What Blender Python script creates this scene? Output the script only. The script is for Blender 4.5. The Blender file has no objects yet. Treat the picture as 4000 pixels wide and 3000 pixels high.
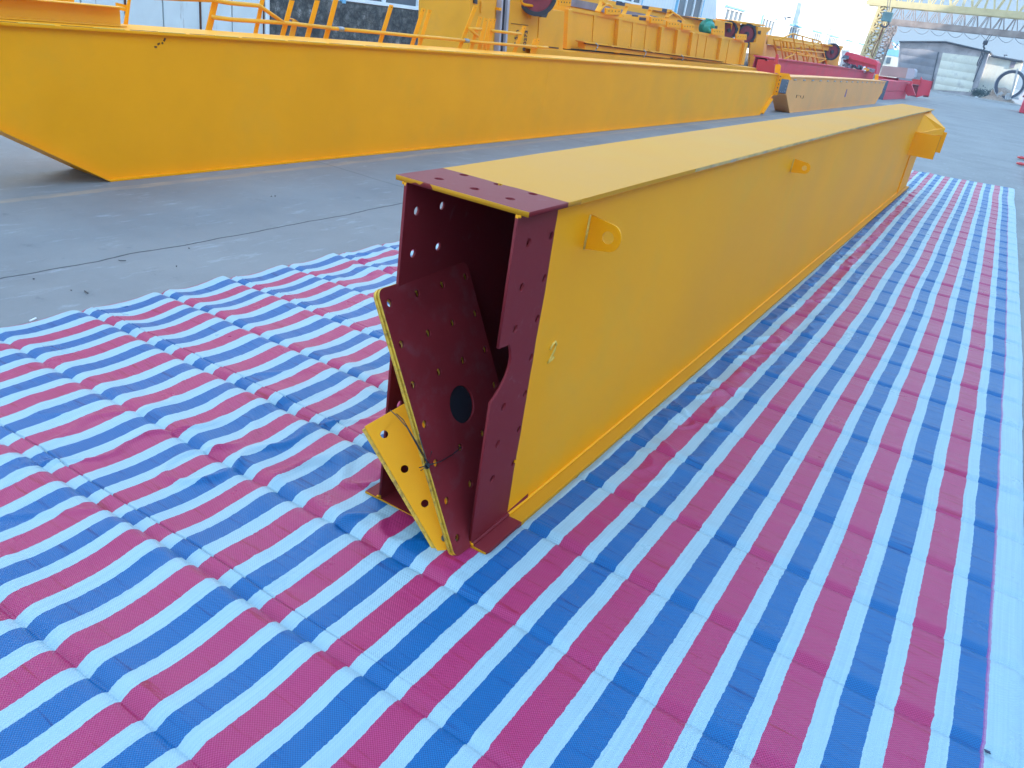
import bpy, bmesh, math, random
import numpy as np
from mathutils import Vector, Matrix
rnd = random.Random(7)
S = bpy.context.scene
COL = S.collection
PI = math.pi

# ------------------------------------------------------------------ camera
CAMR = [[0.84186, 0.521023, 0.140734], [0.335868, -0.301671, -0.892292], [-0.42245, 0.798454, -0.42896]]
CAMP = (1.01622, -1.51865, 1.351005)
FPX = 3059.6
cam = bpy.data.cameras.new("camera")
cam.lens = 36 * FPX / 4000; cam.sensor_width = 36; cam.clip_end = 2000; cam.clip_start = 0.05
camo = bpy.data.objects.new("camera", cam); COL.objects.link(camo)
r_, d_, f_ = [Vector(v) for v in CAMR]
camo.matrix_world = Matrix(((r_.x, -d_.x, -f_.x, CAMP[0]), (r_.y, -d_.y, -f_.y, CAMP[1]), (r_.z, -d_.z, -f_.z, CAMP[2]), (0, 0, 0, 1)))
S.camera = camo
# ------------------------------------------------------------------ world and sun
SUN_EL, SUN_AZ = math.radians(26), math.radians(105)   # azimuth clockwise from +Y
w = bpy.data.worlds.new("World"); S.world = w; w.use_nodes = True
wn = w.node_tree; bg = wn.nodes['Background']
sky = wn.nodes.new('ShaderNodeTexSky'); sky.sky_type = 'NISHITA'; sky.sun_disc = False
sky.sun_elevation = SUN_EL; sky.sun_rotation = SUN_AZ
sky.air_density = 1.9; sky.dust_density = 0.1; sky.ozone_density = 3.5
wtc = wn.nodes.new('ShaderNodeTexCoord'); wsp = wn.nodes.new('ShaderNodeSeparateXYZ'); wn.links.new(wtc.outputs['Generated'], wsp.inputs[0])
wmr = wn.nodes.new('ShaderNodeMapRange'); wmr.interpolation_type = 'SMOOTHSTEP'; wmr.inputs[1].default_value = .10; wmr.inputs[2].default_value = .42; wmr.inputs[3].default_value = 1; wmr.inputs[4].default_value = 0
wn.links.new(wsp.outputs[2], wmr.inputs[0])
wmx = wn.nodes.new('ShaderNodeMix'); wmx.data_type = 'RGBA'; wn.links.new(wmr.outputs[0], wmx.inputs[0]); wn.links.new(sky.outputs[0], wmx.inputs[6]); wmx.inputs[7].default_value = (.60, .81, 1.04, 1)   # pale blue low sky
wn.links.new(wmx.outputs[2], bg.inputs[0]); bg.inputs[1].default_value = 0.15
sl = bpy.data.lights.new("sun", 'SUN'); sl.energy = 2.0; sl.angle = math.radians(0.5); sl.color = (1, .94, .85)
so = bpy.data.objects.new("sun", sl); COL.objects.link(so)
sd = Vector((math.sin(SUN_AZ) * math.cos(SUN_EL), math.cos(SUN_AZ) * math.cos(SUN_EL), math.sin(SUN_EL)))
so.rotation_euler = sd.to_track_quat('Z', 'Y').to_euler(); so.location = (30, -30, 40)
S.view_settings.view_transform = 'Standard'; S.view_settings.look = 'None'
S.view_settings.exposure = 2.48; S.view_settings.gamma = 1
S.render.engine = 'CYCLES'

# ------------------------------------------------------------------ helpers
def at(u, v, x=None, y=None, z=None):
    "a point of the place, known to lie on the plane x=, y= or z=, found from where it shows in the photograph"
    a, b = (u - 2000) / FPX, (v - 1500) / FPX
    ray = r_ * a + d_ * b + f_
    c = Vector(CAMP)
    if x is not None: t = (x - c.x) / ray.x
    elif y is not None: t = (y - c.y) / ray.y
    else: t = (z - c.z) / ray.z
    return c + ray * t

def mat(name, col, rough=.5, metal=0., spec=.5, var=.12, vscale=3., bump=.0, bscale=60., dirt=None, dirt_amt=.0, dscale=6., coat=0., build=None):
    m = bpy.data.materials.new(name); m.use_nodes = True
    nt = m.node_tree; N = nt.nodes; L = nt.links; b = N['Principled BSDF']
    b.inputs['Roughness'].default_value = rough; b.inputs['Metallic'].default_value = metal
    b.inputs['Specular IOR Level'].default_value = spec; b.inputs['Coat Weight'].default_value = coat
    tc = N.new('ShaderNodeTexCoord'); geo = N.new('ShaderNodeNewGeometry')
    n1 = N.new('ShaderNodeTexNoise'); n1.inputs['Scale'].default_value = vscale; n1.inputs['Detail'].default_value = 6
    L.new(geo.outputs['Position'], n1.inputs['Vector'])
    mp = N.new('ShaderNodeMapRange'); mp.inputs[1].default_value = .3; mp.inputs[2].default_value = .7
    mp.inputs[3].default_value = 1 - var; mp.inputs[4].default_value = 1 + var
    L.new(n1.outputs['Fac'], mp.inputs[0])
    mx = N.new('ShaderNodeMix'); mx.data_type = 'RGBA'; mx.blend_type = 'MULTIPLY'; mx.inputs[0].default_value = 1
    mx.inputs[6].default_value = (*col, 1); L.new(mp.outputs[0], mx.inputs[7])
    out = mx.outputs[2]
    if dirt:
        n2 = N.new('ShaderNodeTexNoise'); n2.inputs['Scale'].default_value = dscale; n2.inputs['Detail'].default_value = 10; n2.inputs['Roughness'].default_value = .7
        L.new(geo.outputs['Position'], n2.inputs['Vector'])
        m2 = N.new('ShaderNodeMapRange'); m2.inputs[1].default_value = .52; m2.inputs[2].default_value = .72; m2.inputs[4].default_value = dirt_amt
        L.new(n2.outputs['Fac'], m2.inputs[0])
        mm = N.new('ShaderNodeMix'); mm.data_type = 'RGBA'; L.new(m2.outputs[0], mm.inputs[0]); L.new(out, mm.inputs[6]); mm.inputs[7].default_value = (*dirt, 1)
        out = mm.outputs[2]
    L.new(out, b.inputs['Base Color'])
    rv = N.new('ShaderNodeMapRange'); rv.inputs[3].default_value = max(rough - .08, .02); rv.inputs[4].default_value = min(rough + .12, 1)
    L.new(n1.outputs['Fac'], rv.inputs[0]); L.new(rv.outputs[0], b.inputs['Roughness'])
    if bump:
        nb = N.new('ShaderNodeTexNoise'); nb.inputs['Scale'].default_value = bscale; nb.inputs['Detail'].default_value = 4
        L.new(geo.outputs['Position'], nb.inputs['Vector'])
        bp = N.new('ShaderNodeBump'); bp.inputs['Strength'].default_value = bump; bp.inputs['Distance'].default_value = .01
        L.new(nb.outputs['Fac'], bp.inputs['Height']); L.new(bp.outputs[0], b.inputs['Normal'])
    if build: build(nt, N, L, b, geo, out)
    return m

def math_(N, L, op, a, b=None, c=None):
    n = N.new('ShaderNodeMath'); n.operation = op
    for i, v in enumerate((a, b, c)):
        if v is None: continue
        if isinstance(v, (int, float)): n.inputs[i].default_value = v
        else: L.new(v, n.inputs[i])
    return n.outputs[0]

def mixc(N, L, fac, a, b):
    m = N.new('ShaderNodeMix'); m.data_type = 'RGBA'
    for s, v in ((m.inputs[0], fac), (m.inputs[6], a), (m.inputs[7], b)):
        if isinstance(v, tuple): s.default_value = (*v, 1)
        elif isinstance(v, (int, float)): s.default_value = v
        else: L.new(v, s)
    return m.outputs[2]

YEL = (.97, .36, .003); PRIM = (.21, .017, .021)
def paint_primer(nt, N, L, b, geo, out):
    # bare primer band at the joint end of the girder (y < 0.19), yellow brushed on the cut edge
    sp = N.new('ShaderNodeSeparateXYZ'); L.new(geo.outputs['Position'], sp.inputs[0])
    nz = N.new('ShaderNodeTexNoise'); nz.inputs['Scale'].default_value = 9; L.new(geo.outputs['Position'], nz.inputs['Vector'])
    wob = math_(N, L, 'MULTIPLY_ADD', nz.outputs['Fac'], .012, -.006)
    lim = math_(N, L, 'ADD', wob, .19)
    prim = math_(N, L, 'LESS_THAN', sp.outputs[1], lim)
    lim2 = math_(N, L, 'MULTIPLY_ADD', nz.outputs['Fac'], .006, -.0022)
    edge = math_(N, L, 'GREATER_THAN', sp.outputs[1], lim2)
    zin = math_(N, L, 'MULTIPLY', math_(N, L, 'LESS_THAN', sp.outputs[2], .931), math_(N, L, 'GREATER_THAN', sp.outputs[2], .034))
    edge = math_(N, L, 'MAXIMUM', edge, zin)
    f = math_(N, L, 'MULTIPLY', prim, edge)
    inx = math_(N, L, 'LESS_THAN', math_(N, L, 'ABSOLUTE', sp.outputs[0]), .1572)
    inz = math_(N, L, 'MULTIPLY', math_(N, L, 'LESS_THAN', sp.outputs[2], .9395), math_(N, L, 'GREATER_THAN', sp.outputs[2], .0295))
    f = math_(N, L, 'MAXIMUM', f, math_(N, L, 'MULTIPLY', math_(N, L, 'MULTIPLY', inx, inz), edge))
    sc = N.new('ShaderNodeTexNoise'); sc.inputs['Scale'].default_value = 14; sc.inputs['Detail'].default_value = 12; sc.inputs['Roughness'].default_value = .75; sc.inputs['Distortion'].default_value = 1.5
    L.new(geo.outputs['Position'], sc.inputs['Vector'])
    ms = N.new('ShaderNodeMapRange'); ms.inputs[1].default_value = .60; ms.inputs[2].default_value = .72; ms.inputs[4].default_value = .30; L.new(sc.outputs['Fac'], ms.inputs[0])
    pc = mixc(N, L, ms.outputs[0], PRIM, (.33, .22, .24))
    L.new(mixc(N, L, f, out, pc), b.inputs['Base Color'])

M = {}
M['yellow'] = mat('yellow_paint', YEL, .5, spec=.2, var=.05, vscale=1.5, bump=.04, bscale=35, dirt=(.72, .36, .04), dirt_amt=.3, dscale=1.3)
M['yellow_girder'] = mat('yellow_paint_with_primer_end', YEL, .52, spec=.2, var=.05, vscale=1.2, bump=.05, bscale=30, dirt=(.76, .40, .05), dirt_amt=.35, dscale=1.6, build=paint_primer)
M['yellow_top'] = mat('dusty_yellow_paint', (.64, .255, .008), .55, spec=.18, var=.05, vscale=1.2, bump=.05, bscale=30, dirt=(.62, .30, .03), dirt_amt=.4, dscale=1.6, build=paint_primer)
M['orange'] = mat('orange_yellow_paint', (.86, .37, .02), .5, spec=.3, var=.08, vscale=2, bump=.05, bscale=20, dirt=(.45, .22, .08), dirt_amt=.3, dscale=2)
M['tan'] = mat('tan_yellow_paint', (.86, .36, .10), .5, spec=.3, var=.07, vscale=1, dirt=(.55, .32, .14), dirt_amt=.3, dscale=1.5)
M['weld'] = mat('bare_weld_paint', (.75, .45, .07), .4, var=.2, vscale=80, bump=.4, bscale=120)
M['primer'] = mat('maroon_primer', PRIM, .55, spec=.14, var=.15, vscale=6, bump=.06, bscale=40, dirt=(.20, .09, .10), dirt_amt=.35, dscale=14)
M['edgeyellow'] = mat('chipped_yellow_edge', (.70, .38, .03), .45, var=.2, vscale=60, bump=.5, bscale=90, dirt=(.12, .03, .03), dirt_amt=.9, dscale=45)
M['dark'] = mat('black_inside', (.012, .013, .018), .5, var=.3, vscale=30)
M['blackpaint'] = mat('black_paint', (.02, .02, .025), .4, var=.2)
M['ink'] = mat('dark_blue_lettering', (.015, .015, .05), .6)
M['brownmark'] = mat('brown_mark', (.10, .03, .01), .7)
M['purplemark'] = mat('purple_mark', (.25, .10, .20), .7)
M['steel'] = mat('worn_steel', (.30, .29, .30), .45, metal=.6, var=.2, vscale=20)
M['greysteel'] = mat('grey_blue_panel', (.11, .15, .20), .5, var=.12, vscale=6)
M['greyband'] = mat('grey_purple_steel', (.23, .19, .22), .5, var=.25, vscale=4)
M['wire'] = mat('black_wire', (.03, .03, .035), .4, metal=.4)
M['red'] = mat('red_paint', (.60, .045, .05), .45, var=.1, vscale=2)
M['pinkred'] = mat('faded_red_paint', (.66, .05, .085), .5, var=.12, vscale=2, dirt=(.45, .09, .12), dirt_amt=.4, dscale=2)
M['darkred'] = mat('dark_red_wheel', (.22, .025, .035), .45, var=.2, vscale=10)
M['rubber'] = mat('black_rim', (.03, .03, .04), .45, var=.2, vscale=12)
M['green'] = mat('green_motor_paint', (.03, .24, .17), .4, var=.1, vscale=10)
M['navy'] = mat('dark_navy_stripe', (.02, .025, .06), .5)
M['white'] = mat('white_frame', (.8, .8, .8), .5, var=.04)
M['glass'] = mat('window_glass', (.10, .125, .145), .12, var=.3, vscale=.8, spec=.8)
M['bluetrim'] = mat('blue_trim', (.20, .45, .62), .5, var=.1)
M['box_tan'] = mat('dusty_pink_box', (.42, .28, .25), .8, var=.08, vscale=2)
M['box_grey'] = mat('dusty_grey_box', (.45, .42, .46), .8, var=.06, vscale=2)
M['gantry'] = mat('pale_yellow_gantry_paint', (.60, .48, .25), .6, var=.12, vscale=3, dirt=(.35, .25, .18), dirt_amt=.4, dscale=3)
M['gantry2'] = mat('rusty_beige_gantry_paint', (.30, .235, .205), .7, var=.25, vscale=2, dirt=(.20, .12, .09), dirt_amt=.7, dscale=3)
M['hook'] = mat('dark_hook_steel', (.05, .055, .07), .5, var=.2)
M['teal'] = mat('teal_block_paint', (.05, .12, .15), .5, var=.2)
M['rust'] = mat('rusty_scrap', (.20, .10, .06), .85, var=.35, vscale=9)
M['rock'] = mat('pale_rubble', (.36, .27, .21), .9, var=.3, vscale=9)
M['gear'] = mat('gear_ring_steel', (.05, .055, .085), .5, var=.2, vscale=6)
M['gearrim'] = mat('gear_rim_concrete', (.42, .41, .41), .7, var=.15, vscale=6)
M['fascia'] = mat('stained_grey_fascia', (.34, .31, .32), .85, var=.4, vscale=.8, dirt=(.18, .15, .15), dirt_amt=.8, dscale=2.5)
M['silver_tape'] = mat('silver_strap', (.42, .42, .45), .4, metal=.5)

def tag(o, label=None, cat=None, group=None, kind=None):
    if label: o['label'] = label
    if cat: o['category'] = cat
    if group: o['group'] = group
    if kind: o['kind'] = kind
    return o
def thing(name, loc, label, cat, group=None):
    o = bpy.data.objects.new(name, None); COL.objects.link(o); o.location = loc; o.empty_display_size = .1
    return tag(o, label, cat, group)
def finish(o, name, m, parent, smooth=False, bev=0.):
    if m is not None:
        o.data.materials.clear(); o.data.materials.append(m)
    if smooth:
        for p in o.data.polygons: p.use_smooth = True
    if parent is not None:
        o.parent = parent
        par = parent; off = Vector((0, 0, 0))
        while par is not None: off += par.location; par = par.parent
        o.matrix_parent_inverse = Matrix.Identity(4)
        o.data.transform(Matrix.Translation(-off)) if o.data.users == 1 else None
    if bev:
        b = o.modifiers.new('bevel', 'BEVEL'); b.width = bev; b.segments = 2; b.limit_method = 'ANGLE'
    return o
SPLIT = {'bracket_plate', 'stitch_weld', 'edge_bar', 'black_stripe', 'bolt_hole', 'bolt', 'trim', 'paint_mark', 'cooling_fin', 'weld_seam', 'top_rail', 'lower_rail'}
class MB:
    def __init__(s): s.bm = bmesh.new()
    def box(s, a, b, rot=None, piv=None):
        a = Vector(a); b = Vector(b)
        vs = [s.bm.verts.new((x, y, z)) for x in (a.x, b.x) for y in (a.y, b.y) for z in (a.z, b.z)]
        for f in ((0, 1, 3, 2), (4, 6, 7, 5), (0, 4, 5, 1), (2, 3, 7, 6), (0, 2, 6, 4), (1, 5, 7, 3)): s.bm.faces.new([vs[i] for i in f])
        if rot is not None: bmesh.ops.rotate(s.bm, verts=vs, cent=piv if piv is not None else (a + b) / 2, matrix=rot)
        return s
    def prism(s, pts, vec):
        vec = Vector(vec); A = [s.bm.verts.new(p) for p in pts]; B = [s.bm.verts.new(Vector(p) + vec) for p in pts]
        s.bm.faces.new(A); s.bm.faces.new(B[::-1]); n = len(pts)
        for i in range(n): s.bm.faces.new((A[i], B[i], B[(i + 1) % n], A[(i + 1) % n]))
        return s
    def bar(s, p, q, w, h=None, up=(0, 0, 1)):
        "rectangular bar from p to q"
        p = Vector(p); q = Vector(q); h = h or w; d = (q - p).normalized(); u = Vector(up)
        if abs(d.dot(u)) > .98: u = Vector((1, 0, 0))
        x = d.cross(u).normalized(); u = x.cross(d)
        c = [x * w / 2 + u * h / 2, -x * w / 2 + u * h / 2, -x * w / 2 - u * h / 2, x * w / 2 - u * h / 2]
        return s.prism([p + k for k in c], q - p)
    def tube(s, pts, r, n=8, closed=False):
        pts = [Vector(p) for p in pts]; rings = []; N = len(pts)
        for i, p in enumerate(pts):
            if closed: d = (pts[(i + 1) % N] - pts[i - 1]).normalized()
            else: d = (pts[min(i + 1, N - 1)] - pts[max(i - 1, 0)]).normalized()
            u = Vector((0, 0, 1)) if abs(d.z) < .9 else Vector((1, 0, 0))
            x = d.cross(u).normalized(); u = x.cross(d)
            rings.append([s.bm.verts.new(p + (x * math.cos(2 * PI * k / n) + u * math.sin(2 * PI * k / n)) * r) for k in range(n)])
        m = N if closed else N - 1
        for i in range(m):
            for k in range(n): s.bm.faces.new((rings[i][k], rings[i][(k + 1) % n], rings[(i + 1) % N][(k + 1) % n], rings[(i + 1) % N][k]))
        if not closed: s.bm.faces.new(rings[0][::-1]); s.bm.faces.new(rings[-1])
        return s
    def lathe(s, cen, axis, prof, n=32):
        "prof: (distance along the axis, radius), closed loop"
        cen = Vector(cen); a = Vector(axis).normalized(); u = a.orthogonal().normalized(); v = a.cross(u)
        R = [[s.bm.verts.new(cen + a * h + (u * math.cos(2 * PI * k / n) + v * math.sin(2 * PI * k / n)) * r) for h, r in prof] for k in range(n)]
        m = len(prof)
        for k in range(n):
            for j in range(m): s.bm.faces.new((R[k][j], R[(k + 1) % n][j], R[(k + 1) % n][(j + 1) % m], R[k][(j + 1) % m]))
        return s
    def disc(s, cen, axis, r, t, n=28):
        cen = Vector(cen); a = Vector(axis).normalized(); u = a.orthogonal().normalized(); v = a.cross(u)
        return s.prism([cen + (u * math.cos(2 * PI * k / n) + v * math.sin(2 * PI * k / n)) * r for k in range(n)], a * t)
    def build(s, name, m, parent=None, smooth=False, bev=0.):
        if name in SPLIT and parent is not None:
            seen = set(); s.bm.verts.ensure_lookup_table(); s.bm.verts.index_update(); first = None
            for v0 in s.bm.verts:
                if v0.index in seen: continue
                st = [v0]; isl = []; seen.add(v0.index)
                while st:
                    v = st.pop(); isl.append(v)
                    for e in v.link_edges:
                        w_ = e.other_vert(v)
                        if w_.index not in seen: seen.add(w_.index); st.append(w_)
                mb = MB(); mp_ = {v.index: mb.bm.verts.new(v.co) for v in isl}
                for f in {f for v in isl for f in v.link_faces}: mb.bm.faces.new([mp_[v.index] for v in f.verts])
                bmesh.ops.recalc_face_normals(mb.bm, faces=mb.bm.faces)
                me = bpy.data.meshes.new(name); mb.bm.to_mesh(me); mb.bm.free()
                o = bpy.data.objects.new(name, me); COL.objects.link(o); first = finish(o, name, m, parent, smooth, bev)
            s.bm.free(); return first
        bmesh.ops.recalc_face_normals(s.bm, faces=s.bm.faces)
        me = bpy.data.meshes.new(name); s.bm.to_mesh(me); s.bm.free()
        o = bpy.data.objects.new(name, me); COL.objects.link(o)
        return finish(o, name, m, parent, smooth, bev)

def plate(name, outline, holes, t, mtx, m, parent=None, bev=0., mside=None):
    "flat plate with holes: 2-D outline (list of (a,b)), holes (a,b,r), thickness t along local z, placed by mtx"
    cu = bpy.data.curves.new(name, 'CURVE'); cu.dimensions = '2D'; cu.fill_mode = 'BOTH'; cu.extrude = t / 2
    def spl(pts):
        sp = cu.splines.new('POLY'); sp.points.add(len(pts) - 1); sp.use_cyclic_u = True
        for p, q in zip(sp.points, pts): p.co = (q[0], q[1], 0, 1)
    spl(outline)
    for a, b, r in holes: spl([(a + r * math.cos(2 * PI * k / 20), b + r * math.sin(2 * PI * k / 20)) for k in range(20)])
    tmp = bpy.data.objects.new('tmp', cu); COL.objects.link(tmp)
    me = bpy.data.meshes.new_from_object(tmp, depsgraph=bpy.context.evaluated_depsgraph_get())
    bpy.data.objects.remove(tmp); bpy.data.curves.remove(cu)
    bm = bmesh.new(); bm.from_mesh(me); bmesh.ops.remove_doubles(bm, verts=bm.verts, dist=1e-5)
    bmesh.ops.recalc_face_normals(bm, faces=bm.faces); bm.to_mesh(me); bm.free()
    me.name = name
    if mside is not None:
        me.materials.clear(); me.materials.append(m); me.materials.append(mside)
        for p in me.polygons:
            c_ = p.center
            if abs(p.normal.z) < .5 and not any((c_.x - a) ** 2 + (c_.y - b) ** 2 < (1.3 * r) ** 2 for a, b, r in holes): p.material_index = 1
    me.transform(mtx)
    if mtx.determinant() < 0: me.flip_normals()
    o = bpy.data.objects.new(name, me); COL.objects.link(o)
    return finish(o, name, m if mside is None else None, parent, False, bev)

def rrect(x0, y0, x1, y1, r, n=5):
    P = []
    for cx, cy, a in ((x1 - r, y1 - r, 0), (x0 + r, y1 - r, 90), (x0 + r, y0 + r, 180), (x1 - r, y0 + r, 270)):
        for k in range(n + 1):
            t = math.radians(a + 90 * k / n); P.append((cx + r * math.cos(t), cy + r * math.sin(t)))
    return P
YZ = lambda x: Matrix(((0, 0, 1, x), (1, 0, 0, 0), (0, 1, 0, 0), (0, 0, 0, 1)))      # (a,b)->(y,z) on the plane x
XY = lambda z: Matrix.Translation((0, 0, z))
XZ = lambda y: Matrix(((1, 0, 0, 0), (0, 0, -1, y), (0, 1, 0, 0), (0, 0, 0, 1)))     # (a,b)->(x,z)

def slab(name, px, t, m, parent=None, x=None, y=None, z=None, bev=0., away=True):
    "a plate or block whose outline is known from the photograph, standing on plane x= or y=, t thick"
    P = [at(u, v, x=x, y=y, z=z) for u, v in px]
    vec = (-t, 0, 0) if x is not None else (0, t, 0) if y is not None else (0, 0, -t)
    return MB().prism(P, vec).build(name, m, parent, bev=bev)
def text(name, s, size, mtx, m, parent=None, ext=.0015):
    cu = bpy.data.curves.new(name, 'FONT'); cu.body = s; cu.size = size; cu.extrude = ext; cu.offset = size * .012
    tmp = bpy.data.objects.new('tmp', cu); COL.objects.link(tmp)
    me = bpy.data.meshes.new_from_object(tmp, depsgraph=bpy.context.evaluated_depsgraph_get())
    bpy.data.objects.remove(tmp); me.transform(mtx); me.name = name
    o = bpy.data.objects.new(name, me); COL.objects.link(o)
    return finish(o, name, m, parent)
UP = lambda x, y, z: Matrix(((0, 0, 1, x), (0, -1, 0, y), (1, 0, 0, z), (0, 0, 0, 1)))    # letters climb the +x face
DOWN = lambda x, y, z: Matrix(((0, 0, 1, x), (0, 1, 0, y), (-1, 0, 0, z), (0, 0, 0, 1)))  # letters descend

def vnoise(x, y, seed=0):
    "smooth value noise on numpy arrays, about -1..1"
    g = np.random.RandomState(seed).rand(256, 256) * 2 - 1
    xi = np.floor(x).astype(int); yi = np.floor(y).astype(int); fx = x - xi; fy = y - yi
    fx = fx * fx * (3 - 2 * fx); fy = fy * fy * (3 - 2 * fy)
    a = g[xi % 256, yi % 256]; b = g[(xi + 1) % 256, yi % 256]; c = g[xi % 256, (yi + 1) % 256]; d = g[(xi + 1) % 256, (yi + 1) % 256]
    return a * (1 - fx) * (1 - fy) + b * fx * (1 - fy) + c * (1 - fx) * fy + d * fx * fy

# ================================================================== SETTING
def ground_build(nt, N, L, b, geo, out):
    sp = N.new('ShaderNodeSeparateXYZ'); L.new(geo.outputs['Position'], sp.inputs[0])
    nz = N.new('ShaderNodeTexNoise'); nz.inputs['Scale'].default_value = 2.2; nz.inputs['Detail'].default_value = 8; L.new(geo.outputs['Position'], nz.inputs['Vector'])
    w_ = math_(N, L, 'MULTIPLY_ADD', nz.outputs['Fac'], .09, -.045)
    xw = math_(N, L, 'ADD', sp.outputs[0], w_); yw = math_(N, L, 'ADD', sp.outputs[1], w_)
    # saw-cut joints
    j1 = math_(N, L, 'LESS_THAN', math_(N, L, 'ABSOLUTE', math_(N, L, 'ADD', xw, 2.41)), .0065)
    ym = math_(N, L, 'ABSOLUTE', math_(N, L, 'SUBTRACT', math_(N, L, 'FLOORED_MODULO', yw, 4.2), 3.32))
    j2 = math_(N, L, 'LESS_THAN', ym, .006)
    jj = math_(N, L, 'MAXIMUM', j1, math_(N, L, 'MULTIPLY', j2, .6))
    # light and dark patches, fine grain
    n2 = N.new('ShaderNodeTexNoise'); n2.inputs['Scale'].default_value = .7; n2.inputs['Detail'].default_value = 10; n2.inputs['Roughness'].default_value = .65; L.new(geo.outputs['Position'], n2.inputs['Vector'])
    cr = N.new('ShaderNodeValToRGB'); cr.color_ramp.elements[0].position = .32; cr.color_ramp.elements[0].color = (.175, .165, .162, 1); cr.color_ramp.elements[1].position = .7; cr.color_ramp.elements[1].color = (.255, .24, .23, 1)
    L.new(n2.outputs['Fac'], cr.inputs[0])
    mpn = N.new('ShaderNodeMapping'); mpn.inputs['Scale'].default_value = (14, 3, 1); L.new(geo.outputs['Position'], mpn.inputs[0])
    n3 = N.new('ShaderNodeTexNoise'); n3.inputs['Scale'].default_value = 1; n3.inputs['Detail'].default_value = 9; n3.inputs['Roughness'].default_value = .75; L.new(mpn.outputs[0], n3.inputs['Vector'])
    m3 = N.new('ShaderNodeMapRange'); m3.inputs[1].default_value = .56; m3.inputs[2].default_value = .72; m3.inputs[4].default_value = .75; L.new(n3.outputs['Fac'], m3.inputs[0])
    c = mixc(N, L, m3.outputs[0], cr.outputs[0], (.36, .37, .38))
    n4 = N.new('ShaderNodeTexNoise'); n4.inputs['Scale'].default_value = 5; n4.inputs['Detail'].default_value = 12; n4.inputs['Roughness'].default_value = .8; L.new(geo.outputs['Position'], n4.inputs['Vector'])
    m4 = N.new('ShaderNodeMapRange'); m4.inputs[1].default_value = .58; m4.inputs[2].default_value = .68; m4.inputs[4].default_value = .6; L.new(n4.outputs['Fac'], m4.inputs[0])
    c = mixc(N, L, m4.outputs[0], c, (.11, .11, .12))
    # worn lines
    def line(x0, wd, col, amt, c):
        dd = math_(N, L, 'ABSOLUTE', math_(N, L, 'SUBTRACT', xw, x0))
        f = math_(N, L, 'LESS_THAN', dd, wd)
        wear = N.new('ShaderNodeMapRange'); wear.inputs[1].default_value = .42; wear.inputs[2].default_value = .58; wear.inputs[4].default_value = amt; L.new(n3.outputs['Fac'], wear.inputs[0])
        return mixc(N, L, math_(N, L, 'MULTIPLY', f, math_(N, L, 'MULTIPLY_ADD', wear.outputs[0], .7, .3 * amt)), c, col)
    c = line(-3.52, .035, (.40, .28, .19), .7, c)
    c = line(1.66, .05, (.36, .24, .19), .8, c)
    c = mixc(N, L, jj, c, (.045, .045, .05))
    L.new(c, b.inputs['Base Color'])
    bp = N.new('ShaderNodeBump'); bp.inputs['Strength'].default_value = .35; bp.inputs['Distance'].default_value = .01
    L.new(n4.outputs['Fac'], bp.inputs['Height']); L.new(bp.outputs[0], b.inputs['Normal'])
M['ground'] = mat('worn_concrete', (.2, .21, .22), .62, build=ground_build)
g = MB(); bmesh.ops.create_grid(g.bm, x_segments=2, y_segments=2, size=600)
tag(g.build('ground', M['ground']), kind='structure')
M['far_kerb'] = mat('pale_kerb', (.42, .42, .42), .8)
k = MB(); k.box((-9, 77.5, 0), (14, 77.9, .12)); tag(k.build('kerb', M['far_kerb']), kind='structure')

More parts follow.
